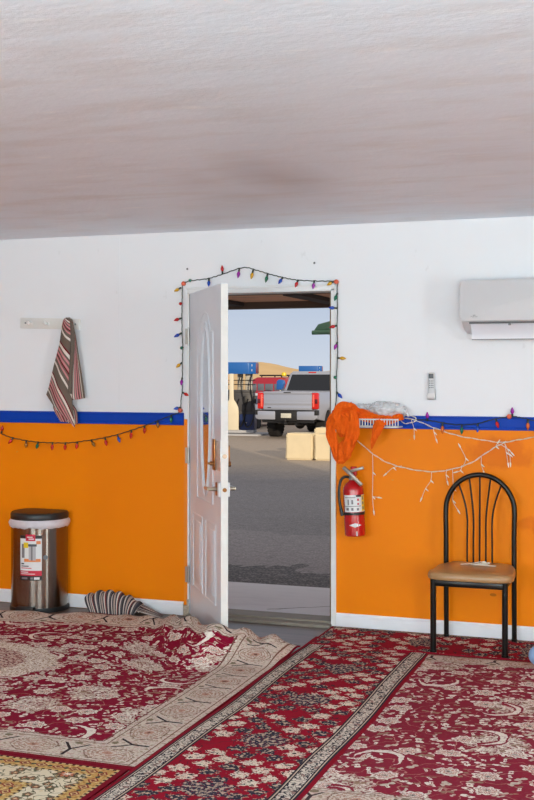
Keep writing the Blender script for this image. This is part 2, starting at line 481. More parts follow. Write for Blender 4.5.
for z in (1.79, 1.03, .27):
    m = MB(); m.tube([(.009, -.012, z - .05), (.009, -.012, z + .05)], .0075, 10); m.tube([(.009, -.012, z - .058), (.009, -.012, z + .058)], .004, 8)
    m.box((-.022, -.004, z - .05), (.0, 0, z + .05), .001, 1, Matrix.Translation((.009, -.010, 0)) @ Matrix.Rotation(-DA, 4, 'Z'))
    m.build('hinge', M_steel, leaf)

# ------------------------------------------------------------------ rugs
CRIM, CREAM, BEIGE, PINK, DARK, NAVY, MAROON, GOLD = (rgb(136, 12, 46), rgb(236, 226, 214), rgb(206, 190, 174), rgb(196, 142, 128),
    rgb(48, 36, 40), rgb(40, 42, 66), rgb(122, 14, 34), rgb(190, 148, 88))
def finish_rug(m, nt, b, c, x, y):
    wv = nz(nt, x * 160, y * 160, 0.0, 1); c.over((wv - .5).max(0) * .5, rgb(60, 30, 34))
    nt.links.new(c.s, b.inputs['Base Color']); b.inputs['Roughness'].default_value = .95
    b.inputs['Specular IOR Level'].default_value = .12; bump(nt, b, nz(nt, x * 220, y * 220, 0.0, 2), .4, .004); return m
def persian(name, hx, hy, med=None, seed=0.0, bw=.27, pale=0.0):
    m, nt, b = newmat(name); x0, y0, _ = uvco(nt)
    wx = nz(nt, x0 * 11 + seed, y0 * 11, 1.0, 2) - .5; wy = nz(nt, x0 * 11 + seed, y0 * 11, 7.0, 2) - .5
    jit = nz(nt, x0 * 95, y0 * 95, seed, 2) - .5               # woven, ragged outlines
    x, y = x0.abs() + wx * .05, y0.abs() + wy * .05
    c = C(nt, CRIM)
    c.over((nz(nt, x * 3, y * 3, seed) - .5).max(0) * 1.5, rgb(126, 14, 40))
    # curling vines
    vn = (nz(nt, x * 8 + seed, y * 8, 0.0, 1.5) - .5).abs() + jit.abs() * .02
    c.over(vn.lt(.008), rgb(178, 120, 112))
    # large speckled palmettes
    dx, dy, r, a, h1, h2 = vor(nt, x * 1.7 + seed, y * 1.7, .8)
    edge = r + (a * 10).cos() * .02 + jit * .12
    spk = nz(nt, x0 * 70, y0 * 70, 3.0, 2)
    pm_ = edge.lt(.21) * h1.gt(.5)
    c.over(pm_ * spk.gt(.47), BEIGE); c.over(pm_ * spk.lt(.40), rgb(96, 26, 40))
    c.over(pm_ * band(edge, .13, .15), CREAM)
    # little leaves
    for sc, off, pr in ((22.0, 3.1, .35), (13.0, 8.7, .42)):
        dx, dy, r, a, h1, h2 = vor(nt, x * sc + off + seed, y * sc, 1.0)
        e = r / (((a * 2 + h2 * 6.3).cos() * .42 + .62)) + jit * .28
        mk = e.lt(.36) * h1.gt(pr)
        cc = C(nt, CREAM); cc.over(h2.gt(.5), BEIGE); cc.over(h2.gt(.82), rgb(150, 120, 100))
        c.over(mk, cc); c.over(mk * e.lt(.12) * h2.lt(.6), rgb(150, 70, 70))
    # rosettes
    dx, dy, r, a, h1, h2 = vor(nt, x * 5.2 + 1.3 + seed, y * 5.2, .85)
    e = (dx * dx + dy * dy * 1.5).sqrt() + (a * 8 + h1 * 6).cos() * .035 + jit * .13
    g = h1.gt(.3)
    c.over(e.lt(.27) * g, CREAM); c.over(band(e, .175, .205) * g, rgb(150, 92, 84)); c.over(e.lt(.14) * g, PINK); c.over(e.lt(.09) * g, CREAM); c.over(e.lt(.045) * g, DARK)
    # crescent scrolls
    dx, dy, r, a, h1, h2 = vor(nt, x * 2.5 + 5.9 + seed, y * 2.5, .9)
    ph = (a + h1 * 6.283).cos()
    e = (r - .24).abs() - (ph + .35) * .030 + jit * .03
    g = h2.gt(.25)
    c.over((r - .24).abs().lt(.06) * ph.gt(-.4) * g, CRIM)
    c.over(e.lt(0.0) * ph.gt(-.35) * g, CREAM)
    c.over((nz(nt, x0 * 62, y0 * 62, 8.0, 2) - .56).max(0).min(.12) * 5, rgb(134, 54, 66))
    if med:
        mx_, my_, ma, mb_ = med
        ux, uy = (x0 - mx_) / ma, (y0 - my_) / mb_
        e = (ux * ux + uy * uy).sqrt() + (uy.atan2(ux) * 18).cos() * .018 + jit * .09
        sp2 = nz(nt, x0 * 60, y0 * 60, 9.0, 2)
        inn = C(nt, CRIM); inn.over(sp2.gt(.47), BEIGE); inn.over(sp2.lt(.41), rgb(88, 40, 46)); inn.over(band(sp2, .52, .56), PINK)
        rg = C(nt, CREAM); rg.over(sp2.gt(.53), rgb(176, 146, 122)); rg.over(sp2.lt(.36), rgb(150, 84, 80))
        c.over(e.lt(1.0), rg); c.over(e.lt(.70), inn)
    # border
    ex, ey = hx - x0.abs(), hy - y0.abs()
    d = ex.min(ey); s = x0 + (y0 - x0) * ex.lt(ey)
    dd = d + (s * 28).sin().abs() * .022 + jit * .02
    bc = C(nt, rgb(212, 198, 184)); n1 = nz(nt, x0 * 42, y0 * 42, 5.0, 3)
    bc.over(n1.gt(.56), rgb(196, 168, 156)); bc.over(n1.lt(.42), rgb(170, 148, 130))
    per = .34
    ls = s.mod(per) - per / 2; dm = d - bw * .52
    rr = (ls * ls + dm * dm * 1.6).sqrt() + jit * .03 + wx * .06
    bc.over(band(rr, .098, .104), rgb(120, 86, 72)); bc.over(band(rr, .080, .086) , rgb(168, 132, 114)); bc.over(band(rr, .060, .066), rgb(156, 118, 102)); bc.over(band(rr, .038, .045), rgb(170, 128, 112)); bc.over(rr.lt(.026), rgb(186, 140, 122)); bc.over(rr.lt(.011), rgb(120, 84, 72))
    l2 = (s + per / 2).mod(per) - per / 2
    yk = (l2.abs() - (d - bw * .5).max(0) * .75).abs() + jit * .006
    bc.over(yk.lt(.0075) * band(d, bw * .22, bw * .78), DARK)
    lf = ((l2 * l2) / .0009 + (d - bw * .8) * (d - bw * .8) / .0006).sqrt() + jit * .6
    bc.over(lf.lt(.6), rgb(128, 116, 94))
    c.over(dd.lt(bw + .012), bc)
    c.over(band(d, bw * .88, bw * .90), rgb(116, 82, 72)); c.over(band(d, bw * .99, bw * 1.015), rgb(116, 82, 72))
    c.over(band(d, .035, .041), rgb(120, 84, 70)); c.over(((ey - .028).min(ex - .009)).lt(0.0), MAROON)
    if pale: c.over(pale, rgb(170, 120, 116))
    return finish_rug(m, nt, b, c, x0, y0)
def runner_mat(name, hx, hy, border=True, seed=0.0):
    """uv: x across the runner, y along it"""
    m, nt, b = newmat(name); x, y, _ = uvco(nt)
    jit = nz(nt, x * 75, y * 75, seed, 2) - .5; spk = nz(nt, x * 58, y * 58, 2.0 + seed, 2)
    wb = nz(nt, x * 17, y * 17, seed, 2) - .5
    c = C(nt, rgb(150, 12, 38)); c.over((nz(nt, x * 4, y * 4, seed) - .5).max(0) * 1.5, rgb(130, 10, 32))
    vn = (nz(nt, x * 11 + seed, y * 11, 4.0, 1) - .5).abs(); c.over(vn.lt(.008), rgb(86, 30, 40))
    LX, LY = .125, .15
    for off, swap in ((0.0, 0), (.5, 1)):
        i = (y / LY + off).floor(); j = (x / LX + off).floor()
        u = ((x / LX + off).fract() - .5) * LX; v = ((y / LY + off).fract() - .5) * LY
        h = hash2(nt, i + swap * 31, j)
        e = (u * u / (.046 * .046) + v * v / (.040 * .040)).sqrt() + (v.atan2(u) * 5).cos() * .12 + wb * 1.3 + jit * 1.9 + .12
        cr = C(nt, rgb(226, 212, 194)); cr.over(spk.lt(.42), rgb(52, 44, 48)); cr.over(band(spk, .56, .60), rgb(170, 96, 92))
        nv = C(nt, rgb(44, 44, 62)); nv.over(spk.gt(.55), rgb(190, 168, 146)); nv.over(spk.lt(.36), rgb(62, 72, 62))
        cr.over(h.gt(.52), nv)
        c.over(e.lt(.98) * h.gt(.10), cr)
    # large medallions along the middle
    v = (y + .1).mod(.62) - .31
    e = (x * x / (.105 * .105) + v * v / (.085 * .085)).sqrt() + (v.atan2(x) * 8).cos() * .1 + jit * 1.0 + wb * .5
    nv = C(nt, rgb(46, 46, 66)); nv.over(spk.gt(.53), rgb(186, 164, 146)); nv.over(spk.lt(.37), rgb(126, 30, 48))
    c.over(e.lt(1.0), nv)
    d = (hx - x.abs()).min(hy - y.abs())
    if border:
        sc = (nz(nt, x * 52, y * 52, 6.0, 1.5) - .5).abs()
        bc = C(nt, rgb(212, 200, 186)); bc.over(sc.lt(.045), rgb(50, 46, 56)); bc.over(nz(nt, x * 30, y * 30, 1.0).gt(.62), rgb(150, 120, 112))
        c.over(d.lt(.108), rgb(40, 36, 46)); c.over(d.lt(.100), rgb(196, 176, 156)); c.over(d.lt(.094), rgb(42, 38, 48))
        c.over(d.lt(.088), bc); c.over(d.lt(.034), rgb(40, 36, 46)); c.over(d.lt(.028), rgb(198, 178, 158)); c.over(d.lt(.023), rgb(44, 38, 50))
    if not border:
        dw = hx - x; fr_ = (nz(nt, x * 60, y * 60, 4.0, 1) - .5).abs()
        c.over(dw.lt(.050), rgb(176, 158, 140)); c.over(dw.lt(.050) * fr_.lt(.06), rgb(52, 48, 54)); c.over(band(dw, .040, .048), rgb(60, 54, 58))
    c.over(d.lt(.014), rgb(136, 12, 34))
    return finish_rug(m, nt, b, c, x, y)
def gold_mat(name, hx, hy):
    m, nt, b = newmat(name); x, y, _ = uvco(nt)
    jit = nz(nt, x * 80, y * 80, 0.0, 2) - .5
    ex, ey = hx - x.abs(), hy - y.abs(); d = ex.min(ey); s = x + (y - x) * ex.lt(ey)
    c = C(nt, rgb(140, 20, 42))
    dx, dy, r, a, h1, h2 = vor(nt, x * 11, y * 11, .9)
    c.over((r + jit * .2 + (a * 6).cos() * .05).lt(.33) * h1.gt(.3), CREAM)
    def goldband(d0, d1):
        k = band(d, d0, d1); mid = (d0 + d1) / 2
        g = C(nt, rgb(196, 156, 92)); n = nz(nt, x * 60, y * 60, 3.0, 2); g.over(n.gt(.58), rgb(168, 120, 66)); g.over(n.lt(.4), rgb(214, 186, 130))
        ls = s.mod(.074) - .037; q = (ls.abs() * .8 + (d - mid).abs()) + jit * .012
        g.over(q.lt(.024), rgb(140, 60, 50)); g.over(q.lt(.016), rgb(206, 172, 120)); g.over(q.lt(.009), rgb(120, 50, 44))
        l3 = (s + .037).mod(.074) - .037; q = (l3 * l3 + (d - mid) * (d - mid)).sqrt() + jit * .012; g.over(q.lt(.010), rgb(70, 70, 60))
        for e_ in (d0, d1 - .012):
            kk = band(d, e_, e_ + .012); g.over(kk, rgb(206, 176, 124)); g.over(kk * s.mod(.03).lt(.014), rgb(64, 44, 40))
        c.over(k, g)
    k = band(d, .115, .265); cr = C(nt, rgb(222, 208, 182))
    dx, dy, r, a, h1, h2 = vor(nt, x * 17 + 2, y * 17, .9); e = r + jit * .3 + (a * 5).cos() * .06
    cr.over(e.lt(.36) * h1.gt(.25), rgb(104, 92, 70)); cr.over(e.lt(.2) * h1.gt(.25), rgb(164, 92, 70)); cr.over(e.lt(.1), rgb(214, 190, 150))
    dx, dy, r, a, h1, h2 = vor(nt, x * 6.5 + 4, y * 6.5, .8); e = r + jit * .12 + (a * 8).cos() * .05
    cr.over(e.lt(.34) * h1.gt(.45), rgb(150, 126, 92)); cr.over(e.lt(.25) * h1.gt(.45), rgb(60, 56, 50)); cr.over(e.lt(.19) * h1.gt(.45), rgb(190, 110, 80)); cr.over(e.lt(.08) * h1.gt(.45), CREAM)
    cr.over((nz(nt, x * 22, y * 22, 5.0, 1) - .5).abs().lt(.02), rgb(96, 92, 70)); c.over(k, cr)
    goldband(.022, .115); goldband(.265, .36); c.over(d.lt(.022), MAROON)
    return finish_rug(m, nt, b, c, x, y)

# big left rug: its back edge is pushed into a heap by the open door
LX0, LX1, LY0, LYB = -5.43, -2.0, -2.735, -.16
YBT = [(-3.76, -.318), (-3.60, -.215), (-3.05, -.215), (-2.9, -.30), (-2.78, -.42), (-2.63, -.58), (-2.5, -.745), (-2.40, -.83), (-2.33, -.79), (-2.24, -.66), (-2.12, -.62), (-2.0, -.62)]
HT = [(-5.4, .006), (-4.3, .012), (-3.9, .028), (-3.5, .012), (-3.3, .018), (-3.0, .030), (-2.79, .095), (-2.63, .135), (-2.5, .15), (-2.36, .165), (-2.28, .12), (-2.2, .075), (-2.12, .080), (-2.06, .055), (-2.0, .012)]
def lrug(u, v):
    x = LX0 + u * (LX1 - LX0); yb = lerp_tab(YBT, x); h = lerp_tab(HT, x)
    y = LY0 + v * (yb - LY0); dback = yb - y
    wid = .10 + .10 * sstep(-3.3, -2.7, x)
    rise = sstep(wid * 2.6, wid * .55, dback) * (.35 + .65 * sstep(-.02, wid * .6, dback))
    if x > -3.1: rise *= sstep(-.01, .05, dback) * .55 + .45
    z = .010 + h * rise
    z += .010 * rise * sin(x * 37 + y * 11) * sstep(-3.6, -2.9, x)
    z += .012 * sstep(1.0, .25, dback) * sstep(-4.6, -3.2, x) * (mnoise.noise(Vector((x * 3.3, y * 4.1, 2))) + .5)
    y += .015 * rise * sin(x * 19)
    pass
    return (x, y, z)
def lrug_uv(u, v):
    x = LX0 + u * (LX1 - LX0); yb = lerp_tab(YBT, x); y = LY0 + v * (yb - LY0)
    y += (LYB - yb) * sstep(-1.9, yb, y) * .999
    return (x - (LX0 + LX1) / 2, y - (LY0 + LYB) / 2)
m = MB(); m.grid(lrug, 150, 110, .008, lrug_uv)
lr = m.build('persian_rug', persian('crimson_cream_pile', (LX1 - LX0) / 2, (LYB - LY0) / 2, (0.0, 0.0, .60, .43)))
tag(lr, 'large crimson and cream rug with an oval medallion, rumpled up against the open door', 'rug')
# right rug
def flat_rug(x0, y0, x1, y1, zt, amp, nu, nv, thick=.008, swap=False, wob=.0, ph=0.0, uvx=0.0, flat=9):
    m = MB()
    def fn(u, v):
        x, y = x0 + u * (x1 - x0), y0 + v * (y1 - y0)
        z = zt + amp * (mnoise.noise(Vector((x * 2.1 + ph, y * 2.1, 0))) + .6) * sstep(0, .1, min(u, 1 - u)) * sstep(0, .06, min(v, 1 - v))
        if y > flat: z = zt + (z - zt) * sstep(flat + .2, flat, y) - .005 * sstep(flat, flat + .2, y)
        return (x + wob * sin(y * 2.6 + ph) + wob * .4 * sin(y * 6.1 + ph), y, z)
    cx, cy = (x0 + x1) / 2 + uvx, (y0 + y1) / 2
    def uvf(u, v):
        a, b_ = x0 + u * (x1 - x0) - cx, y0 + v * (y1 - y0) - cy
        return (b_, a) if swap else (a, b_)
    m.grid(fn, nu, nv, thick, uvf); return m
rr_ = flat_rug(-1.29, -2.86, 2.2, -.505, .0105, .010, 90, 70, ph=4, uvx=-.36)
o = rr_.build('persian_rug', persian('crimson_floral_pile', 3.49 / 2, 2.355 / 2, None, 11.3, .17, .07))
tag(o, 'crimson floral rug on the right, in front of the black chair', 'rug')
o = flat_rug(-1.998, -4.6, -1.280, -.31, .0135, .010, 20, 120, .006, False, .007, flat=-.75).build('runner_rug', runner_mat('runner_pile', .355, 2.15))
tag(o, 'long crimson runner with navy and cream borders leading towards the doorway', 'rug')
o = flat_rug(-1.985, -.50, 1.3, -.035, .0145, .0, 70, 14, .006, True, 0.0, 2).build('runner_rug', runner_mat('wall_runner_pile', .24, 1.6425, False, 5.0))
tag(o, 'crimson floral runner lying along the wall under the black chair', 'rug')
o = flat_rug(-5.0, -5.2, -2.02, -2.742, .010, .004, 60, 50, .008).build('persian_rug', gold_mat('gold_border_pile', 1.49, 1.229))
tag(o, 'gold and cream bordered rug at the bottom left corner', 'rug')

# ------------------------------------------------------------------ step bin
def steel_mat():
    m, nt, b = newmat('brushed_steel'); x, y, z = objco(nt)
    c = C(nt, rgb(138, 128, 120)); g = nz(nt, x * 8, y * 8, z * 420, 2); c.over((g - .45).max(0) * .7, rgb(86, 78, 72))
    nt.links.new(c.s, b.inputs['Base Color']); b.inputs['Metallic'].default_value = 1; b.inputs['Roughness'].default_value = .22
    b.inputs['Anisotropic'].default_value = .93; tn = nt.nodes.new('ShaderNodeTangent'); tn.direction_type = 'RADIAL'; tn.axis = 'Z'; b.inputs['Anisotropic Rotation'].default_value = .25
    nt.links.new(tn.outputs[0], b.inputs['Tangent'])
    return m
BX, BY, BR = -3.985, -.098, .186
bin_ = thing('trash_can', 'brushed steel step trash can with a black lid beside the wall', 'trash can', (BX, BY, .0))
BACK = .085
def dring(r, z, seg=56):
    out = []
    for k in range(seg):
        a = 2 * pi * k / seg; out.append((r * cos(a), min(r * sin(a), BACK), z))
    return out
def dlathe(prof, seg=56):
    m = MB(); vs = []; fs = []
    for r, z in prof: vs += dring(r, z, seg)
    for i in range(len(prof) - 1):
        for k in range(seg): fs.append((i * seg + k, i * seg + (k + 1) % seg, (i + 1) * seg + (k + 1) % seg, (i + 1) * seg + k))
    fs.append(tuple(range(seg))); fs.append(tuple((len(prof) - 1) * seg + k for k in range(seg))); return m.add(vs, fs)
dlathe([(BR, .03), (BR, .56)]).build('body', steel_mat(), bin_)
dlathe([(BR + .006, 0), (BR + .008, .012), (BR + .006, .03), (BR - .005, .034)]).build('base', M_black, bin_)
dlathe([(BR + .001, .596), (BR + .003, .602), (BR + .003, .632), (BR - .004, .643), (BR * .85, .648), (BR * .4, .650), (.001, .650)]).build('lid', M_black, bin_)
M_liner = pm('white_bin_liner', rgb(214, 208, 214), .4, var=.08, scale=26, bmp=.5)
m = MB(); seg = 96; vs = []; fs = []
for i, (r, z) in enumerate(((BR + .002, .60), (BR + .010, .590), (BR + .014, .572), (BR + .010, .556), (BR + .002, .548))):
    for k in range(seg):
        a = 2 * pi * k / seg; n_ = mnoise.noise(Vector((cos(a) * 5, sin(a) * 5, z * 30)))
        rr = r + .007 * n_ * (i > 0); vs.append((rr * cos(a), min(rr * sin(a), BACK + .002), z + (.012 * n_ if i > 1 else 0)))
for i in range(4):
    for k in range(seg): fs.append((i * seg + k, i * seg + (k + 1) % seg, (i + 1) * seg + (k + 1) % seg, (i + 1) * seg + k))
m.add(vs, fs); tag(m.build('bin_liner', M_liner, bin_), 'white plastic liner folded over the rim')
m = MB(); m.box((-.062, -BR - .026, .014), (.062, -BR + .02, .046), .006)
AIM = R(1)  # turned a little towards the room
m.v = [tuple(Matrix.Rotation(AIM + R(2), 3, 'Z') @ Vector(p)) for p in m.v]; m.build('pedal', M_black, bin_)
def on_bin(a0, a1, z0, z1, off):
    """a patch of the curved front, angles in degrees from straight at -y"""
    mm = MB(); n = 10
    mm.grid(lambda u, v: ((BR + off) * sin(R(a0 + (a1 - a0) * u)), -(BR + off) * cos(R(a0 + (a1 - a0) * u)), z0 + v * (z1 - z0)), n, 1, -.0004); return mm
# angles measured from -y, positive towards +x; the camera stands at about +30
A0, A1 = 2.0, 47.0
m = on_bin(A0 - 12, A1 - 12, .215, .505, .0006); lab = m.build('label', M_label_white, bin_)
def lb(fa0, fa1, z0, z1, off, mat, nm):
    a0, a1 = A0 - 12, A1 - 12
    on_bin(a0 + (a1 - a0) * fa0, a0 + (a1 - a0) * fa1, z0 + .03, z1 + .03, off).build(nm, mat, lab)
lb(0, 1, .455, .475, .0012, M_label_black, 'print_band'); lb(.28, .72, .44, .482, .0018, M_label_red, 'print_tab')
lb(.34, .60, .462, .468, .0024, M_label_white, 'print_line'); lb(.42, .66, .450, .456, .0024, M_label_white, 'print_line')
lb(.18, .40, .395, .43, .0015, M_label_yellow, 'print_burst'); lb(.08, .22, .33, .42, .0012, M_label_grey, 'print_picture')
lb(.42, .74, .315, .415, .0018, pm('print_steel', rgb(176, 174, 178), .4, var=0), 'print_picture'); lb(.52, .60, .315, .405, .0022, M_label_grey, 'print_picture')
lb(.40, .78, .405, .42, .0022, pm('print_dark', rgb(70, 74, 84), .4, var=0), 'print_picture'); lb(.2, .95, .305, .325, .0014, M_label_orange, 'print_picture'); lb(.76, .95, .42, .44, .0014, M_label_orange, 'print_picture')
lb(.06, .2, .288, .296, .0014, M_label_black, 'print_line'); lb(.06, .42, .274, .28, .0014, M_label_black, 'print_line'); lb(.06, .55, .262, .267, .0014, M_label_red, 'print_line')
lb(0, 1, .215, .248, .0012, M_label_red, 'print_band'); lb(.04, .4, .236, .241, .0018, M_label_white, 'print_line'); lb(.04, .7, .225, .229, .0018, M_label_white, 'print_line')
lb(0, 1, .185, .215, .0012, M_label_black, 'print_band'); lb(.08, .36, .193, .205, .0018, M_label_grey, 'print_line'); lb(.5, .62, .192, .205, .0018, M_label_grey, 'print_line'); lb(.66, .9, .191, .206, .0018, M_label_white, 'print_line')
m = MB(); ba = R(42)
Mt = Matrix.Translation((BR * sin(ba), -BR * cos(ba), .362)) @ Matrix.Rotation(ba, 4, 'Z') @ Matrix.Rotation(R(90), 4, 'X')
m.lathe([(.016, .0), (.016, .003), (.012, .003), (.011, .0015), (.001, .0015)], 24, Mt); m.build('round_badge', M_greyplastic, bin_)

# ------------------------------------------------------------------ striped cloths
def stripes(name, cols, axis=0, period=.16, var=.1):
    m, nt, b = newmat(name); u = uvco(nt); t = (u[axis] / period).fract()
    c = C(nt, cols[0][1])
    for w_, cc in cols[1:]: c.over(t.gt(w_), cc)
    f = nz(nt, u[0] * 200, u[1] * 200, 0.0, 2); c.over((f - .5).max(0) * 1.2, rgb(60, 50, 46))
    nt.links.new(c.s, b.inputs['Base Color']); b.inputs['Roughness'].default_value = .95; b.inputs['Specular IOR Level'].default_value = .1
    bump(nt, b, f, .3, .003); return m
# towel hanging from the rail
TP, TW, TR, TC = rgb(112, 98, 88), rgb(226, 214, 204), rgb(112, 14, 26), rgb(206, 138, 140)
towel_stripe = stripes('towel_weave', [(0, TP), (.20, TR), (.25, TW), (.34, TP), (.40, TC), (.47, TP), (.53, TC), (.60, TR), (.645, TP), (.69, TC), (.75, TP), (.86, TW), (.93, TP)], 1, .185)
hk = at(71, 321)
tw = thing('towel', 'striped towel in taupe, pink, cream and dark red hanging from the hook rail', 'towel', (hk.x + .016, -.028, hk.z))
def L(px, py, y=0.0):
    p = at(px, py); return Vector((p.x - hk.x, y, p.z - hk.z))
def sheet(left, right, ycurve, nu, nv, uvf):
    """cloth between two edge curves, each running downwards"""
    lp, rp = smooth_path(left, 8), smooth_path(right, 8)
    def pick(P, t):
        f = t * (len(P) - 1); i = min(int(f), len(P) - 2); return P[i].lerp(P[i + 1], f - i)
    m = MB(); m.grid(lambda u, v: pick(lp, v).lerp(pick(rp, v), u) + Vector((0, ycurve(u, v), 0)), nu, nv, .004, uvf); return m
# front fold: stripes fall obliquely
def fuv(u, v): return (u, v * .62 - u * (.085 + .09 * v))
m = sheet([L(69.5, 318.3, -.026), L(66, 322, -.034), L(62.5, 345, -.035), L(57, 365, -.032), L(52, 385, -.03), L(48.5, 395, -.03)],
          [L(71.5, 318.3, -.026), L(75.3, 322, -.034), L(76.5, 335, -.045), L(76, 360, -.05), L(75.5, 392, -.05), L(78, 427, -.04)],
          lambda u, v: -.022 * sin(pi * u) - .006 * sin(u * 9 + v * 4) * v, 18, 40, fuv)
m.build('front_fold', towel_stripe, tw)
m = sheet([L(71, 320.5, -.02), L(75, 335, -.03), L(75.5, 365, -.04), L(75, 395, -.04), L(75.5, 400, -.035)],
          [L(74, 320, -.02), L(78, 338, -.025), L(81, 358, -.025), L(84.5, 382, -.02), L(86.5, 398, -.02)],
          lambda u, v: -.012 * sin(u * 2 * pi) * v, 16, 30, lambda u, v: (v * .5, .02 + u * .185))
m.build('side_fold', towel_stripe, tw)
m = sheet([L(56, 400, -.018), L(55, 408, -.018), L(62, 421, -.018)], [L(70, 400, -.02), L(78, 410, -.02), L(79, 424, -.02)],
          lambda u, v: -.006 * sin(u * 12), 14, 10, lambda u, v: (v * .2, .06 + u * .22)); m.build('back_fold', towel_stripe, tw)
m = sheet([L(73.2, 321, -.046), L(75.2, 335, -.056), L(74.6, 365, -.062), L(73, 392, -.062)], [L(76, 324, -.04), L(78, 340, -.046), L(76.8, 370, -.055), L(75.6, 394, -.055)],
          lambda u, v: -.008 * sin(pi * u), 8, 24, lambda u, v: (v * .3, .002 + u * .03)); m.build('hem_fold', towel_stripe, tw)
# hook rail
hr = thing('hook_rail', 'white wooden hook rail on the wall, left end, holding the towel', 'hook rail', (-3.958, 0, 1.887))
m = MB(); m.box((-.226, -.016, -.036), (.226, 0, .036), .003); m.v = [tuple(Matrix.Rotation(R(2.0), 3, 'Y') @ Vector(p)) for p in m.v]
m.build('board', pm('offwhite_board', rgb(224, 221, 216), .4, var=.03), hr)
for dx in (-.142, -.014, .145):
    m = MB(); zz = -dx * .035
    m.tube(smooth_path([(dx, -.014, zz), (dx, -.035, zz), (dx, -.05, zz - .004), (dx, -.056, zz + .006)], 5), [.009] * 11 + [.009] * 5, 10); m.ball((dx, -.052, zz + .004), .013, 12, 8)
    m.lathe([(.016, 0), (.016, .004), (.010, .006)], 16, Matrix.Translation((dx, -.016, zz)) @ Matrix.Rotation(R(90), 4, 'X'))
    m.build('hook', pm('white_hook', rgb(235, 233, 230), .2, var=0, coat=.4), hr)
for dx in (-.185, .195): MB().ball((dx, -.0165, -dx * .035), .006, 10, 6).build('screw', M_greyplastic, hr)
# striped mat rolled on the floor
mat_cols = [(0, rgb(58, 56, 62)), (.12, rgb(190, 180, 172)), (.2, rgb(70, 66, 72)), (.3, rgb(168, 150, 142)), (.42, rgb(52, 52, 64)), (.5, rgb(206, 196, 186)), (.58, rgb(120, 62, 60)), (.66, rgb(62, 60, 66)), (.78, rgb(196, 186, 178)), (.88, rgb(88, 84, 88))]
M_mat = stripes('rag_mat_weave', mat_cols, 0, .15)
fm = thing('striped_mat', 'grey and cream striped rag mat crumpled on the floor below the orange wall', 'mat', (-3.36, -.105, 0))
def bundle(u, v):
    # folded over bundle: arches fanned about its left foot
    a = pi * v; k = u
    cx = -.205 + .30 * k; rad_x = .03; h = .135 * sin(pi * min(1, .18 + .74 * k)) ** .55
    lean = -.05 + .075 * k
    bulge = .010 * sin(k * 34)
    return (cx + lean * sin(a) * 1.3 + bulge * .3 * sin(a), .075 * cos(a) * (1 - .25 * k) - .012 * sin(a) * k, .006 + (h + bulge) * sin(a) ** .8)
m = MB(); m.grid(bundle, 90, 26, .006, lambda u, v: (u * .62, v)); m.build('folded_bundle', M_mat, fm)
m = MB(); m.grid(lambda u, v: (.02 + .25 * u, (.05 - .085 * v) * (1 - .35 * u) - .01, .008 + (.095 * (1 - u) ** 1.1) * (1 - .55 * v) + .006 * sin(v * 14) * (1 - u)), 20, 14, .006, lambda u, v: (v * .24 + .03, u)); m.build('loose_end', M_mat, fm)

# ------------------------------------------------------------------ string lights
BULB = {'red': rgb(196, 18, 24), 'blue': rgb(24, 74, 186), 'green': rgb(10, 110, 78), 'yellow': rgb(214, 160, 24), 'purple': rgb(158, 22, 158), 'orange': rgb(206, 96, 26), 'brown': rgb(150, 96, 34)}
M_BULB = {k: pm(k + '_bulb_plastic', v, .22, var=.02, coat=.3) for k, v in BULB.items()}
M_pin = pm('orange_pin', rgb(216, 92, 60), .4)
def light_string(name, label, wire, bulbs, pins=()):
    t = thing(name, label, 'string lights', tuple(at(*wire[0])))
    o0 = at(*wire[0]); y0 = -.020
    def q(px, py, y=y0): p = at(px, py); return Vector((p.x - o0.x, y, p.z - o0.z))
    P = smooth_path([q(*p) for p in wire], 8)
    P = [p + Vector((0, .002 * sin(i * 1.7), .002 * sin(i * 2.3))) for i, p in enumerate(P)]
    m = MB(); m.tube(P, .0031, 6); m.build('wire', M_wire, t)
    for bx, by, tx, ty, col in bulbs:
        a = q(bx, by)
        if tx is None: d = Vector((0.05, -1, -.1)).normalized(); ln = .048
        else:
            b_ = q(tx, ty, y0 - .008); d = (b_ - a); ln = max(d.length * 1.05, .050); d.normalize()
        Mt = Matrix.Translation(a) @ d.to_track_quat('Z', 'Y').to_matrix().to_4x4()
        s0 = ln * .30
        m = MB(); m.lathe([(.006, s0), (.0100, s0 + (ln - s0) * .20), (.0112, s0 + (ln - s0) * .36), (.0085, s0 + (ln - s0) * .62), (.004, s0 + (ln - s0) * .88), (.0008, ln)], 12, Mt)
        bo = m.build('bulb', M_BULB[col], t); tag(bo, col + ' bulb')
        m = MB(); m.lathe([(.004, -.003), (.006, 0), (.006, s0 + .001)], 10, Mt); m.build('socket', M_wire, bo)
    for px, py in pins:
        p = q(px, py, -.018); m = MB()
        m.lathe([(.013, -.012), (.015, 0), (.013, .008), (.006, .012)], 16, Matrix.Translation(p) @ Matrix.Rotation(R(90), 4, 'X')); tag(m.build('holding_pin', M_pin, t), 'round orange pin')
def cz(l, x0, y0, k): return [tuple((v / k + (x0 if i % 2 == 0 else y0)) if isinstance(v, (int, float)) else v for i, v in enumerate(p)) for p in l]
lw = cz([(69, 112), (64, 140), (63, 206), (62, 280), (63, 350), (66, 413), (64, 490), (64, 560), (63, 625), (58, 655), (57, 700)], 170, 260, 4.711)[::-1]
tw_ = cz([(69, 112), (107, 99), (187, 88), (253, 68), (350, 37)], 170, 260, 4.711)
tr = cz([(260, 46), (300, 58), (340, 68), (380, 75), (440, 78), (495, 80)], 170, 255, 2.967)
rw = cz([(90, 90), (90, 120), (92, 200), (90, 280), (92, 380), (92, 440), (87, 540), (88, 610), (83, 670), (72, 712)], 320, 270, 5)
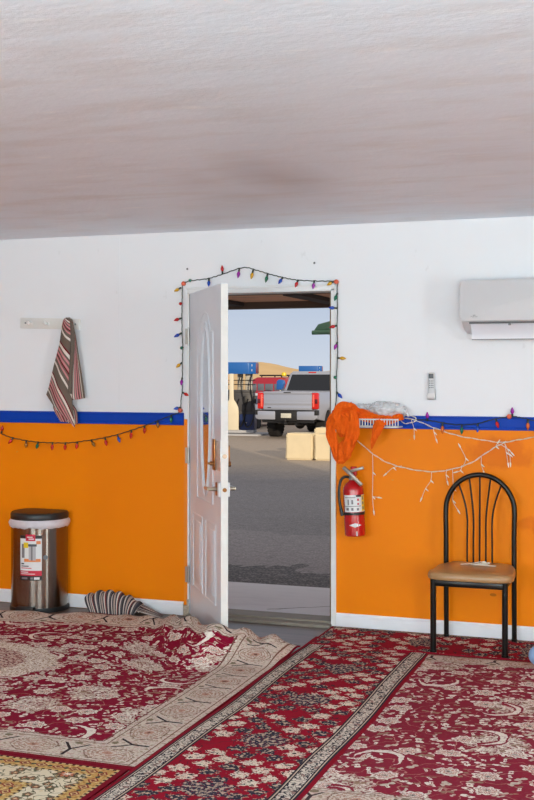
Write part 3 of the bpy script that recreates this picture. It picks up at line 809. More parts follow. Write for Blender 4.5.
b1 = cz([(253, 66, 253, 28, 'red'), (189, 90, 190, 125, 'blue'), (107, 97, None, None, 'green'), (57, 132, 30, 148, 'yellow'), (62, 206, None, None, 'red'), (58, 275, 28, 286, 'red'), (60, 345, 28, 363, 'blue'), (67, 413, None, None, 'green'), (62, 484, 47, 498, 'yellow'), (63, 555, 62, 582, 'purple'), (66, 624, 94, 638, 'red'), (57, 694, 27, 701, 'blue')], 170, 260, 4.711)
b2 = cz([(209, 42, 206, 69, 'purple'), (250, 46, 245, 72, 'yellow'), (293, 57, 288, 82, 'green'), (338, 67, 330, 81, 'blue'), (383, 75, 378, 91, 'red'), (431, 78, 428, 101, 'purple'), (489, 79, 470, 90, 'yellow')], 170, 255, 2.967)
b3 = cz([(91, 118, 80, 152, 'green'), (88, 192, 62, 190, 'blue'), (90, 278, 60, 287, 'red'), (91, 362, 82, 388, 'purple'), (92, 440, 135, 443, 'yellow'), (85, 535, None, None, 'green'), (88, 610, 116, 640, 'blue'), (82, 688, 68, 724, 'red')], 320, 270, 5)
light_string('string_lights', 'multicolour string lights pinned around the top and both sides of the doorway', lw + tw_[1:] + tr + rw, b1 + b2 + b3, [(184.6, 283.8), (337, 282), (181.3, 410.3)])
sw = cz([(-520, 30), (-420, 70), (-320, 98), (-220, 96), (-120, 62), (-60, 62), (0, 90), (30, 103), (80, 114), (130, 119), (190, 120), (240, 115), (300, 105), (350, 92), (410, 72), (480, 45), (511, 33)], 0, 400, 2.81)
sb = cz([(9, 92, 13, 72, 'red'), (42, 106, 30, 122, 'red'), (78, 114, 79, 132, 'brown'), (112, 117, 109, 135, 'green'), (152, 119, 152, 140, 'red'), (188, 120, 188, 140, 'red'), (222, 117, 220, 136, 'red'), (260, 112, 272, 130, 'brown'), (299, 106, 305, 128, 'red'), (334, 98, 342, 118, 'blue'), (373, 86, 373, 108, 'red'), (410, 73, 411, 93, 'red'), (446, 58, 449, 76, 'brown'), (485, 43, 486, 54, 'green')], 0, 400, 2.81)
light_string('string_lights', 'string lights hanging in a low swag across the orange wall left of the door', sw, sb)
rs = cz([(0, 256), (40, 256), (100, 262), (200, 278), (290, 274), (350, 258), (430, 243), (480, 248), (560, 268)], 410, 360, 4.306)
rb_ = cz([(78, 261, 78, 224, 'purple'), (143, 270, 143, 316, 'orange'), (226, 278, 226, 318, 'green'), (294, 274, 294, 310, 'blue'), (372, 255, 383, 291, 'red'), (443, 243, 443, 204, 'purple'), (510, 257, 510, 300, 'orange')], 410, 360, 4.306)
light_string('string_lights', 'coloured string lights running along the blue rail above the black chair', rs, rb_, [(509.8, 416.4)])
# white icicle lights
t0 = at(402, 418); ic = thing('icicle_lights', 'white wire icicle lights drooping from the rack across the orange wall', 'string lights', tuple(t0))
def qi(px, py, y=-.012): px, py = px / 2.495 + 320, py / 2.495 + 380; p = at(px, py); return Vector((p.x - t0.x, y, p.z - t0.z))
mw = MB()
for path in ([(200, 92), (240, 100), (290, 120), (345, 138), (400, 148), (455, 155), (500, 148), (560, 138)],
             [(88, 143), (130, 180), (170, 205), (220, 220), (280, 228), (330, 222), (380, 205), (430, 172), (465, 153)],
             [(205, 90), (220, 88), (238, 92), (240, 102), (215, 108), (203, 98), (212, 90)]):
    P = smooth_path([qi(*p, -.024) for p in path], 8)
    for ph in (0, 2.1): mw.tube([p + Vector((.002 * cos(i + ph), .002 * cos(i * 1.3 + ph), .0025 * sin(i * 1.1 + ph))) for i, p in enumerate(P)], .0016, 6)
mw.build('main_wire', M_wwire, ic)
M_mini = pm('clear_mini_bulb', rgb(240, 232, 214), .15, var=0, coat=.5)
drops = [[(230, 100), (236, 120), (237, 137)], [(285, 118), (286, 130), (291, 146)], [(133, 181), (134, 230), (133, 290), (136, 325)], [(206, 214), (185, 218), (168, 232)], [(135, 290), (146, 292)], [(280, 227), (278, 250), (265, 270), (256, 292)],
         [(318, 222), (316, 236), (319, 251)], [(332, 222), (334, 270), (333, 300), (345, 323)], [(360, 212), (365, 195), (352, 168)], [(404, 192), (404, 210), (409, 226)], [(356, 212), (352, 225), (345, 228)], [(452, 160), (470, 172), (478, 180)], [(462, 156), (466, 180), (470, 206)], [(462, 158), (474, 185), (476, 205)], [(448, 160), (440, 165), (444, 158)]]
for dpts in drops:
    P = smooth_path([qi(*p, -.020) for p in dpts], 6); m = MB(); m.tube(P, .0017, 5); d_ = m.build('drop_wire', M_wwire, ic)
    e = P[-1]; dr = (P[-1] - P[-2]).normalized()
    def mini(p, d, k=1.0):
        mm = MB(); mm.tube([p, p + d * .010 * k, p + d * .013 * k, p + d * .028 * k], [.0044 * k, .0044 * k, .0046 * k, .0014 * k], 8); mm.build('mini_bulb', M_mini, d_)
    mini(e, dr)
    for i in range(6, len(P) - 1, 6): mini(P[i], Vector((.75, -.2, -.6)), .9)

# ------------------------------------------------------------------ wire rack, orange cloth, bag
rk = thing('wire_rack', 'small white wire rack fixed to the blue rail right of the doorway', 'rack', (-1.955, -.016, 1.235))
m = MB(); LEN = .40
for y, z in ((0, .045), (-.11, .0), (-.11, .045), (0, 0)): m.tube([(0, y - .004, z), (LEN, y - .004, z)], .004, 8)
m.build('long_wires', M_whiteplastic, rk)
m = MB()
for i in range(25):
    x = i * LEN / 24; m.tube([(x, -.004, 0), (x, -.11, 0), (x, -.1145, .004), (x, -.1145, .05)], .0032, 6)
m.build('prongs', M_whiteplastic, rk)
o0 = Vector((-1.9, -.09, 1.3))
def cl(px, py, y): p = at(px, py, y); return p - o0
oc = thing('orange_cloth', 'orange scarf draped over the white wire rack right of the door', 'cloth', tuple(o0))
def cloth_mat():
    m, nt, b = newmat('orange_chiffon'); x, y, z = objco(nt); c = C(nt, rgb(232, 94, 8))
    c.over((nz(nt, x * 12, y * 12, z * 12, 2) - .5).max(0) * 2, rgb(206, 66, 2)); nt.links.new(c.s, b.inputs['Base Color']); b.inputs['Roughness'].default_value = .8
    b.inputs['Specular IOR Level'].default_value = .2
    bump(nt, b, nz(nt, x * 34, y * 34, z * 16, 2), 1.0, .03); return m
M_cloth = cloth_mat()
def swath(pts, wid, seed, flat=.45, mb=None):
    """bunched cloth: ridged tube following pts, pleats run along it"""
    P = smooth_path([cl(*p) for p in pts], 8); n = len(P); W_ = []
    for i in range(n):
        f = i / (n - 1) * (len(wid) - 1); k = min(int(f), len(wid) - 2); W_.append((wid[k] + (wid[k + 1] - wid[k]) * (f - k)) / 163)
    seg = 40; vs = []; fs = []
    for i in range(n):
        T = (P[min(i + 1, n - 1)] - P[max(i - 1, 0)]).normalized(); Y = Vector((0, -1, 0)); u = T.cross(Y).normalized(); w_ = u.cross(T).normalized()
        for k in range(seg):
            a = 2 * pi * k / seg; pl = 1 + .20 * sin(5 * a + seed + i * .16) + .16 * sin(8 * a - i * .2 + seed * 2) + .42 * mnoise.noise(Vector((cos(a) * 1.5, sin(a) * 1.5, i * .16 + seed))) + .2 * mnoise.noise(Vector((cos(a) * 4, sin(a) * 4, i * .3 + seed)))
            vs.append(P[i] + (u * cos(a) * pl + w_ * sin(a) * flat * pl) * W_[i])
    for i in range(n - 1):
        for k in range(seg): fs.append((i * seg + k, i * seg + (k + 1) % seg, (i + 1) * seg + (k + 1) % seg, (i + 1) * seg + k))
    fs.append(tuple(range(seg))); fs.append(tuple((n - 1) * seg + k for k in range(seg))); mb.add(vs, fs)
cm = MB()
swath([(403, 416, -.07), (390, 419, -.08), (374, 418, -.09), (361, 415, -.11), (352, 410, -.13), (342, 411, -.14), (335, 420, -.15), (331, 430, -.15), (334, 445, -.15), (337, 457, -.145), (339, 464, -.14)], [3.4, 4.2, 4.6, 5.5, 6.5, 6.5, 5.5, 4.4, 3.6, 3, .7], 1.0, .5, cm)
swath([(346, 407, -.12), (351, 415, -.15), (353, 428, -.16), (350, 441, -.16), (345, 452, -.155), (340, 463, -.15)], [6, 6, 5.4, 5.4, 6.5, 2.2], 4.0, .42, cm)
swath([(386, 417, -.09), (380, 424, -.14), (376, 434, -.14), (373, 442, -.135), (371.5, 449, -.13)], [5, 4.6, 3.2, 2, .4], 7.0, .3, cm)
swath([(337, 412, -.13), (341, 421, -.16), (342, 429, -.155), (341, 437, -.145)], [4, 6.5, 6, 1.5], 9.0, .35, cm)
cm.build('scarf', M_cloth, oc)
def plastic_bag():
    m, nt, b = newmat('clear_bag_film'); x, y, z = objco(nt); b.inputs['Base Color'].default_value = rgb(235, 236, 238); b.inputs['Roughness'].default_value = .15
    t = nt.nodes.new('ShaderNodeBsdfTransparent'); mx = nt.nodes.new('ShaderNodeMixShader'); f = (nz(nt, x * 14, y * 14, z * 14, 2) - .36).max(0) * 1.6
    f = f.min(.5) + .22; nt.links.new(f.v, mx.inputs[0]); nt.links.new(t.outputs[0], mx.inputs[1]); nt.links.new(b.outputs[0], mx.inputs[2]); nt.links.new(mx.outputs[0], nt.nodes['Material Output'].inputs[0])
    bump(nt, b, nz(nt, x * 22, y * 22, z * 22, 2), .5, .01); return m
bp = at(385, 411, -.07)
bg = thing('plastic_bag', 'crumpled clear plastic bag lying on the wire rack behind the orange scarf', 'bag', tuple(bp))
m = MB(); m.ball((0, 0, .012), 1, 40, 24, (.118, .055, .042), lambda d: 1 + .28 * mnoise.noise(d * 2.6) + .14 * mnoise.noise(d * 7)); m.build('film', plastic_bag(), bg)
m = MB(); m.ball((-.15, .005, .02), 1, 30, 16, (.07, .04, .022), lambda d: 1 + .3 * mnoise.noise(d * 3.1 + Vector((4, 0, 0)))); m.build('film_fold', plastic_bag(), bg); m = MB(); m.tube(smooth_path([(.10, -.01, .0), (.13, -.02, -.005), (.15, -.02, -.03)], 5), [.018] * 5 + [.010] * 6, 10); m.build('film_end', plastic_bag(), bg)

# ------------------------------------------------------------------ fire extinguisher
fe = thing('fire_extinguisher', 'red fire extinguisher hanging on the orange wall right of the doorway', 'fire extinguisher', tuple(at(355.3, 535.5, -.078)), 0, None, (0, R(-2.6), 0)); fe.scale = (1, 1, .945)
RR = .062
m = MB(); m.lathe([(RR - .006, 0), (RR, .006), (RR, .29), (RR - .004, .31), (RR - .018, .332), (.026, .345), (.02, .36)], 40); m.build('cylinder', M_red, fe)
m = MB(); m.lathe([(RR + .0015, .135), (RR + .0015, .152)], 40); m.box((-.025, .05, .10), (.025, .077, .33), .002); m.box((-.012, -RR - .006, .136), (.012, -RR, .151), .002); m.build('strap', M_black, fe)
def on_fe(a0, a1, z0, z1, off): return MB().grid(lambda u, v: ((RR + off) * sin(R(a0 + (a1 - a0) * u)), -(RR + off) * cos(R(a0 + (a1 - a0) * u)), z0 + v * (z1 - z0)), 14, 1, -.0004)
lo = on_fe(-45, 95, .155, .262, .0008).build('label', M_label_white, fe)
for a0, a1, z0, z1, mt, nm in ((62, 92, .16, .258, M_label_yellow, 'print_panel'), (28, 60, .250, .262, M_label_black, 'print_band'), (34, 44, .225, .24, M_label_red, 'pictogram'), (34, 44, .20, .212, M_label_red, 'pictogram'),
        (-20, -12, .20, .235, M_label_grey, 'pictogram'), (2, 12, .205, .232, M_label_grey, 'pictogram'), (-40, 25, .245, .249, M_label_grey, 'print_line'), (-40, 55, .19, .194, M_label_grey, 'print_line'), (0, 12, .165, .182, M_label_grey, 'pictogram'), (30, 42, .165, .18, M_label_grey, 'pictogram'), (-30, -14, .166, .182, M_label_grey, 'pictogram'),
        (66, 76, .23, .25, M_label_grey, 'pictogram'), (66, 78, .20, .218, M_label_grey, 'pictogram'), (66, 78, .17, .188, M_label_grey, 'pictogram')):
    on_fe(a0, a1, z0, z1, .0016).build(nm, mt, lo)
dm = MB(); A = R(20); pts = []
for (a, z) in ((-16, .072), (18, .086), (54, .072), (18, .058)): pts.append(((RR + .003) * sin(R(a)), -(RR + .003) * cos(R(a)), z))
ctr = ((RR + .003) * sin(R(18)), -(RR + .003) * cos(R(18)), .072)
dm.add(pts + [ctr] + [(p[0] * .97, p[1] * .97, p[2]) for p in pts], [(0, 1, 4), (1, 2, 4), (2, 3, 4), (3, 0, 4)]); dm.build('diamond_sign', M_label_white, fe, smooth=False)
on_fe(22, 28, .004, .034, .001).build('print_line', M_label_white, fe)
M_alu = pm('cast_aluminium', rgb(166, 160, 152), .4, .8, var=.15, scale=60)
m = MB(); m.lathe([(.024, .355), (.024, .372), (.018, .378), (.018, .41), (.01, .414)], 18); v_ = m.build('valve', M_alu, fe)
m = MB(); m.box((-.008, -.02, .38), (.028, .012, .44), .006); m.build('valve_guard', M_red, v_)
m = MB()
def bar(m, a, b_, w_, t_):
    a, b_ = Vector(a), Vector(b_); d = (b_ - a); Mx = Matrix.Translation((a + b_) / 2) @ d.to_track_quat('X', 'Z').to_matrix().to_4x4(); m.box((-d.length / 2, -t_, -w_), (d.length / 2, t_, w_), .003, 2, Mx)
bar(m, (-.045, -.034, .438), (.066, -.044, .322), .011, .008); m.build('carry_handle', M_alu, v_)
m = MB(); bar(m, (-.03, -.02, .405), (.078, -.03, .432), .009, .007); m.build('squeeze_lever', M_alu, v_)
m = MB(); m.lathe([(.012, 0), (.012, .012), (.009, .014)], 16, Matrix.Translation((.018, -.026, .365)) @ Matrix.Rotation(R(90), 4, 'X')); m.build('gauge', M_brass, v_)
m = MB(); m.tube(smooth_path([(-.02, -.01, .372), (-.045, -.016, .375), (-.068, -.022, .355), (-.080, -.026, .30), (-.082, -.028, .24), (-.074, -.032, .18), (-.065, -.034, .13)], 6), [.0085] * 31 + [.0105] * 6, 12); m.build('hose', M_black, fe)

# ------------------------------------------------------------------ remote, air conditioner
rp = at(432, 385.5); rm = thing('remote_control', 'white remote control in its holder on the wall above the blue rail', 'remote control', (rp.x, 0, rp.z))
m = MB(); m.box((-.021, -.024, -.076), (.021, -.004, .078), .008, 3); m.build('handset', pm('remote_shell', rgb(206, 206, 208), .4, var=.0), rm)
m = MB(); m.box((-.024, -.012, -.084), (.024, 0, -.02), .004); m.box((-.024, -.030, -.084), (.024, -.024, -.045), .002); m.box((-.024, -.028, -.084), (-.0212, -.002, -.045)); m.box((.0212, -.028, -.084), (.024, -.002, -.045)); m.box((-.024, -.030, -.084), (.024, 0, -.0765), .001); m.build('holder', pm('remote_holder', rgb(214, 214, 214), .35, var=.0), rm)
MB().box((-.014, -.0255, .042), (.014, -.0238, .070), .001).build('screen', M_darkscreen, rm)
for i in range(3):
    for j in range(4): MB().box((-.013 + i * .010, -.0258, .024 - j * .013), (-.006 + i * .010, -.0238, .030 - j * .013), .0012).build('button', M_greyplastic, rm)
acx0, acx1 = -1.176, -.345
ac = thing('air_conditioner', 'white wall mounted split air conditioner with its louver open', 'air conditioner', (acx0, 0, 1.83))
z0 = -1.83
m = MB(); prof = [(0, 2.085), (-.19, 2.085), (-.200, 2.078), (-.205, 2.06), (-.205, 1.866), (-.200, 1.852), (-.19, 1.846), (-.15, 1.832), (-.10, 1.805), (-.05, 1.79), (0, 1.785)]
m.prism([(y, z + z0) for y, z in prof], .003, acx1 - acx0 - .003, 'x', .012); m.build('housing', pm('ac_white', rgb(214, 212, 213), .35, var=.01), ac)
m = MB(); aw = acx1 - acx0; rc = .032; pts = []
for cx_, cz_, a0 in ((rc, 2.084 - rc, 90), (rc, 1.850 + rc, 180), (aw - rc, 1.850 + rc, 270), (aw - rc, 2.084 - rc, 0)):
    for k in range(7): pts.append((cx_ + rc * cos(R(a0 + 15 * k)), cz_ + z0 + rc * sin(R(a0 + 15 * k))))
m.prism(pts, -.222, -.19, 'y', .004); m.build('front_panel', pm('ac_panel', rgb(206, 204, 206), .45, var=.01), ac)
m = MB(); m.box((.05, -.196, 1.838 + z0), (acx1 - acx0 - .05, -.12, 1.846 + z0)); m.build('outlet_slot', pm('slot_grey', rgb(96, 94, 96), .6, var=0), ac)
m = MB()
m.grid(lambda u, v: (.056 + u * (acx1 - acx0 - .112), -.165 + .03 * v + .008 * sin(pi * v), 1.839 + z0 - .088 * v), 4, 8, .007); lv = m.build('louver', pm('louver_white', rgb(222, 221, 228), .3, var=.01), ac)
m = MB(); m.tube([(.056, -.137, 1.750 + z0), (acx1 - acx0 - .056, -.137, 1.750 + z0)], .004, 8); m.build('louver_lip', M_greyplastic, lv)
for x in (.27,): MB().box((x, -.19, 1.826 + z0), (x + .012, -.165, 1.842 + z0), .002).build('louver_pivot', M_greyplastic, ac)
m = text_mesh('FUJITSU', .011); upright(m, .083, -.2222, 1.876 + z0); m.build('lettering', M_greyplastic, ac, smooth=False)
m = MB(); m.tube([(.083 + .006 * sin(t), -.2225, 1.884 + z0 + .0025 * sin(2 * t)) for t in [k * pi / 8 for k in range(16)]], .0007, 5, True); m.build('emblem', M_greyplastic, ac)

# ------------------------------------------------------------------ chair
ch = thing('dining_chair', 'black metal framed chair with arched spindle back and tan vinyl seat', 'chair', (-1.082, -.272, .0145), R(.4))
hw, hd = .196, .2
def leg(name, path, r): m = MB(); m.tube(path, r, 14); m.tube([Vector(path[0]), Vector(path[0]) + Vector((0, 0, .012))], r + .0025, 14); return m.build(name, M_blackmetal, ch)
for sx in (-1, 1):
    leg('front_leg', [(sx * hw, -hd, 0), (sx * hw, -hd, .40)], .0165)
    leg('rear_leg', [(sx * hw, hd, 0), (sx * hw, hd - .004, .2), (sx * hw, hd - .01, .42)], .0145)
arch = [(-hw, hd - .01, .41), (-hw, hd - .01, .60), (-hw - .002, hd - .008, .715)] + [(-(hw + .003) * cos(t), hd - .006, .735 + .216 * sin(t)) for t in [k * pi / 16 for k in range(1, 16)]] + [(hw + .002, hd - .008, .715), (hw, hd - .01, .60), (hw, hd - .01, .41)]
m = MB(); m.tube(smooth_path(arch, 3), .0145, 14); m.build('arched_back', M_blackmetal, ch)
for k in (-2, -1, 0, 1, 2):
    xb, xt = k * .036, k * .062; tt = min(1, abs(xt) / .195); zt = .735 + .216 * sqrt(1 - tt * tt) - .004
    m = MB(); m.tube(smooth_path([(xb, hd - .018, .425), (xb, hd - .016, .56), (xb, hd - .012, .70), (xb + (xt - xb) * .35, hd - .008, .80), (xt, hd - .006, zt)], 6), .0052, 8); m.build('spindle', M_blackmetal, ch)
m = MB(); m.box((-hw, -hd - .012, .365), (hw, -hd + .012, .398), .004); m.box((-hw, hd - .022, .375), (hw, hd - .002, .398), .004)
for sx in (-1, 1): m.box((sx * hw - .010, -hd, .37), (sx * hw + .010, hd, .398), .004)
m.build('seat_frame', M_blackmetal, ch)
seg = 72; vs = []; fs = []
def seat_out(a, k):
    ct, st = cos(a), sin(a); n_ = 5.0
    q = (abs(ct) ** n_ + abs(st) ** n_) ** (-1 / n_); px_, py_ = ct * q, st * q
    wx = .246 - .042 * (py_ + 1) / 2
    return (px_ * wx * k, -.012 + py_ * .218 * k)
prof = [(.97, .399), (1.0, .403), (1.012, .414), (1.005, .428), (.975, .438), (.88, .445), (.6, .450), (.3, .449), (.02, .448)]
for k, z in prof:
    for i in range(seg):
        x, y = seat_out(2 * pi * i / seg, k); dip = .006 * mnoise.noise(Vector((x * 9, y * 9, 1))) if z > .436 else 0; vs.append((x, y, z + dip))
for i in range(len(prof) - 1):
    for k in range(seg): fs.append((i * seg + k, i * seg + (k + 1) % seg, (i + 1) * seg + (k + 1) % seg, (i + 1) * seg + k))
fs.append(tuple(range(seg))); fs.append(tuple((len(prof) - 1) * seg + k for k in range(seg)))
m = MB(); m.add(vs, fs); m.build('seat', pm('tan_vinyl', rgb(166, 126, 84), .33, var=.08, scale=9, bmp=.12, coat=.2), ch)
sl = thing('loose_light_wire', 'short piece of white light wire lying on the tan chair seat', 'wire', (-1.065, -.22, .4665))
m = MB()
for pth in ([(-.10, -.03, .003), (-.04, .015, .004), (.0, .03, .012), (.04, .05, .005), (.02, .02, .006), (-.03, -.02, .003), (.02, -.025, .003), (.10, -.03, .003)], [(-.06, .02, .003), (-.02, -.03, .004), (.05, -.01, .008)]): m.tube(smooth_path(pth, 6), .0026, 6)
m.build('wire', M_wwire, sl); m = MB(); m.ball((.02, .042, .009), .009, 10, 6, (1.6, 1, .8)); m.ball((.05, .03, .008), .006, 8, 6, (1.4, 1, .9)); m.build('mini_bulb', M_mini, sl)
bl = thing('ball', 'light blue ball on the floor at the right edge', 'ball', (-.690, -.62, .0225))
m = MB(); m.ball((0, 0, .052), .052, 28, 18, (1, 1, 1)); m.build('shell', pm('light_blue_rubber', rgb(140, 174, 214), .5, var=.05), bl)

# ------------------------------------------------------------------ outside
def asphalt():
    m, nt, b = newmat('asphalt'); x, y, z = objco(nt); c = C(nt, rgb(122, 119, 122))
    c.over((nz(nt, x * .6, y * .9, 0.0, 4) - .45).max(0) * 2, rgb(108, 104, 104))
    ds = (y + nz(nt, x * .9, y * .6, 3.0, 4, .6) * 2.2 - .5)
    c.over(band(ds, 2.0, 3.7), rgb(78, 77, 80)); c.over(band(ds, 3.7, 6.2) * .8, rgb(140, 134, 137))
    c.over(((ds - 14.5) * .2).max(0).min(.75), rgb(190, 172, 150))  # far lot painted lighter tan to strengthen the sunlit look
    g2 = nz(nt, x * 9, y * 14, 6.0, 4, .7); c.over((g2 - .52).max(0) * 3, rgb(172, 166, 166)); c.over((.46 - g2).max(0) * 3.5, rgb(66, 65, 68))
    g = nz(nt, x * 45, y * 45, 0.0, 3); c.over((g - .5).max(0) * 2.6, rgb(190, 184, 186)); c.over((.42 - g).max(0) * 4, rgb(50, 50, 54))
    nt.links.new(c.s, b.inputs['Base Color']); b.inputs['Roughness'].default_value = .85; bump(nt, b, g, .5, .02); return m
GZ = -.47
def ground_z(y): return lerp_tab([(1.85, -.155), (14, GZ)], y)
m = MB(); ys = [1.85, 2.5, 3.5, 5, 7, 9, 11, 12.5, 14, 20, 30, 45, 70]; vs = []; fs = []
for y in ys: vs += [(-60, y, ground_z(y)), (30, y, ground_z(y))]
for i in range(len(ys) - 1): fs.append((2 * i, 2 * i + 1, 2 * i + 3, 2 * i + 2))
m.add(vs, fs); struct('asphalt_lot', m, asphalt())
m = MB(); m.prism([(.14, -.2), (.14, -.012), (1.93, -.135), (1.93, -.3)], -7, 4.6, 'x')
def apron_mat():
    m, nt, b = newmat('apron_concrete'); x, y, z = objco(nt); c = C(nt, rgb(226, 228, 234)); c.over((nz(nt, x * 3, y * 6, 0.0, 4) - .5).max(0) * 1.2, rgb(192, 194, 202))
    cr = (y - (x + 3.0) * 1.05 - .15 + (nz(nt, x * 6, y * 6, 1.0, 3) - .5) * .12).abs(); c.over(cr.lt(.009) * x.gt(-2.62), rgb(70, 68, 70))
    nt.links.new(c.s, b.inputs['Base Color']); b.inputs['Roughness'].default_value = .75; return m
struct('concrete_apron', m, apron_mat())
def sand():
    m, nt, b = newmat('dry_grass_hill'); x, y, z = objco(nt); c = C(nt, rgb(232, 200, 152)); c.over((nz(nt, x * .03, y * .03, z * .12, 5) - .45).max(0) * 2.0, rgb(204, 168, 122)); c.over((nz(nt, x * .01, y * .02, z * .05, 4) - .55).max(0) * 3, rgb(222, 190, 146))
    nt.links.new(c.s, b.inputs['Base Color']); b.inputs['Roughness'].default_value = 1; b.inputs['Specular IOR Level'].default_value = 0; return m
M_sand = sand()
m = MB(); m.grid(lambda u, v: (-500 + u * 900, 69 + v * 560, GZ - .02), 4, 4); struct('desert_ground', m, M_sand)
def hill(u, v):
    th = R(80 + u * 62); d = 330 + 220 * v; s_ = sin(pi * min(v * 1.0, 1)) 
    px_ = 267 + FPX * math.tan(-(th - R(90) - PHI)) if abs(th - R(90) - PHI) < 1.2 else 0
    h = 4.2 + 2.3 * math.exp(-((th - R(109.9)) / R(1.5)) ** 2) + .8 * sin(u * 40) + 1.3 * mnoise.noise(Vector((u * 16, 0, 3)))
    return (d * cos(th), CY + d * sin(th), GZ - .5 + s_ * h * 1.05 + s_ * .5 * mnoise.noise(Vector((u * 60, v * 5, 0))))
m = MB(); m.grid(hill, 160, 16); struct('hills', m, M_sand, True)

# porch over the doorway
struct('trim_6', MB().box((ox0 - .16, .14, 2.06), (ox1 + .2, .22, 2.3)), M_brown)
pr = MB(); pr.box((-6, 2.42, 2.108), (0, 2.56, 2.26)); pr.box((-6, .2, 2.3), (0, .26, 2.4)); struct('porch_beam', pr, M_brown)
pr = MB(); pr.box((-6, .14, 2.162), (0, 2.42, 2.18)); struct('porch_ceiling', pr, pm('plywood_soffit', rgb(236, 184, 146), .7, var=.2, scale=9))
pr = MB()
for x in (-3.62, -2.76): pr.box((x, 1.3, 2.13), (x + .13, 2.42, 2.162))
struct('porch_bracket', pr, pm('dark_bracket', rgb(50, 42, 38), .7))
for x in (-5.9, -.2): struct('porch_post', MB().box((x, 2.43, -.2), (x + .12, 2.55, 2.108)), M_brown)
# green canopy to the right
g0 = at(313, 329, 6.0); M_green = pm('green_sheet_metal', rgb(100, 140, 108), .45, var=.08, scale=4)
gc = thing('green_canopy', 'green metal canopy edge beyond the doorway at the right', 'canopy', (g0.x, 6.0, 0))
m = MB(); zt = at(313, 323, 6).z; zb_ = at(313, 334, 6).z
m.prism([(.0, zb_ + .03), (0.10, zb_ + .0), (.13, zb_ + .02), (1.6, zb_ + .02), (1.6, zt + .06), (.2, zt + .02), (.06, zt - .015)], 0, 1.0, 'y', .01); m.build('roof_sheet', M_green, gc)
m = MB(); m.tube([(.0, -.03, zb_ + .015), (1.6, -.03, zb_ + .03)], .025, 8); m.build('gutter', M_green, gc)
for x, y in ((1.45, .1), (1.45, .9), (.62, .9), (.62, .1)): MB().box((x, y - .05, ground_z(6) - .03), (x + .1, y + .05, zb_ + .03)).build('post', M_tan, gc)

# concrete blocks
M_block = pm('cream_concrete', rgb(224, 210, 178), .85, var=.06, scale=4, bmp=.2, bscale=16)
def block_mesh(w_, d_, h_, sd):
    m = MB(); bm = bmesh.new(); bmesh.ops.create_cube(bm, size=1); bmesh.ops.subdivide_edges(bm, edges=bm.edges[:], cuts=3, use_grid_fill=True)
    for v in bm.verts: v.co = Vector((v.co.x * w_, v.co.y * d_, (v.co.z + .5) * h_))
    bmesh.ops.bevel(bm, geom=[e for e in bm.edges if e.is_manifold and e.calc_face_angle(0) > 1], offset=.035, segments=2, affect='EDGES')
    for v in bm.verts: v.co += Vector((mnoise.noise(v.co * 5 + Vector((sd, 0, 0))), mnoise.noise(v.co * 5 + Vector((0, sd, 0))), mnoise.noise(v.co * 4) * (v.co.z > .1))) * .012
    return m.bm(bm)
bx = at(298.7, 459, 19.0).x
blocks = [(bx, 19.0, .66, .66, .62, 'cream concrete barrier block left of its twin, in front of the truck'), (bx + .70, 19.02, .66, .66, .605, 'cream concrete barrier block at the right side of the doorway'),
          (bx + .42, 19.85, .62, .6, .72, 'cream concrete block behind the front pair, its top just showing'), (bx + 1.1, 19.85, .62, .6, .70, 'cream concrete block in the second row at the far right')]
for i, (x, y, w_, d_, h_, lb_) in enumerate(blocks):
    o = block_mesh(w_, d_, h_, i * 3.1).build('concrete_block', M_block); o.location = (x, y + d_ / 2, GZ); tag(o, lb_, 'concrete block', 'concrete barrier blocks')

# vehicles
M_tire = pm('tire_rubber', rgb(30, 29, 30), .85, var=.1); M_rim = pm('alloy_rim', rgb(150, 150, 152), .35, .8); M_glassdark = pm('dark_auto_glass', rgb(36, 40, 48), .08, var=.04, spec=.4)
def wheel(t, x, y, r, w_, side):
    Mt = Matrix.Translation((x, y, r)) @ Matrix.Rotation(R(90), 4, 'Y')
    m = MB(); m.lathe([(r * .62, -w_ / 2), (r * .93, -w_ / 2), (r, -w_ * .38), (r, w_ * .38), (r * .93, w_ / 2), (r * .62, w_ / 2)], 36, Mt)
    for k in range(24):
        a = 2 * pi * k / 24; m.box((-w_ * .5, -.035, r - .012), (w_ * .5, .035, r + .012), 0, 1, Matrix.Translation((x, y, r)) @ Matrix.Rotation(a, 4, 'X') @ Matrix.Rotation(.25, 4, 'Z'))
    wh = m.build('wheel', M_tire, t)
    m = MB(); m.lathe([(r * .6, -w_ * .4), (r * .6, w_ * .5), (r * .5, w_ * .42), (r * .2, w_ * .48), (.01, w_ * .48)] if side > 0 else [(r * .6, w_ * .4), (r * .6, -w_ * .5), (r * .5, -w_ * .42), (r * .2, -w_ * .48), (.01, -w_ * .48)], 24, Mt); m.build('rim', M_rim, wh)
ty = 27.3; txc = at(287.5, 437, ty).x
M_silver = pm('silver_car_paint', rgb(168, 174, 190), .3, .25, var=.02, coat=.5); M_taill = pm('red_tail_lens', rgb(205, 28, 22), .2, var=.05, coat=.4); M_trimblk = pm('black_trim', rgb(30, 30, 32), .5)
tk = thing('pickup_truck', 'silver pickup truck parked outside with its tailgate towards the door', 'truck', (txc, ty, GZ), R(-1.5))
def arc(cy, r, n=10, z0=.42): return [(cy - r * cos(k * pi / n), z0 + r * sin(k * pi / n) * 1.0) for k in range(n + 1)]
out_ = [(.06, .62)] + [(y, max(z, .55)) for y, z in arc(1.18, .52)] + [(2.3, .5), (4.3, .48)] + [(y, max(z, .55)) for y, z in arc(4.98, .52)] + [(5.9, .6), (6.05, 1.0), (5.95, 1.32), (4.75, 1.42), (2.4, 1.46), (2.2, 1.46), (.06, 1.45)]
m = MB()
for sx in (-1, 1): m.prism(out_, sx * .90, sx * 1.0, 'x', .012)
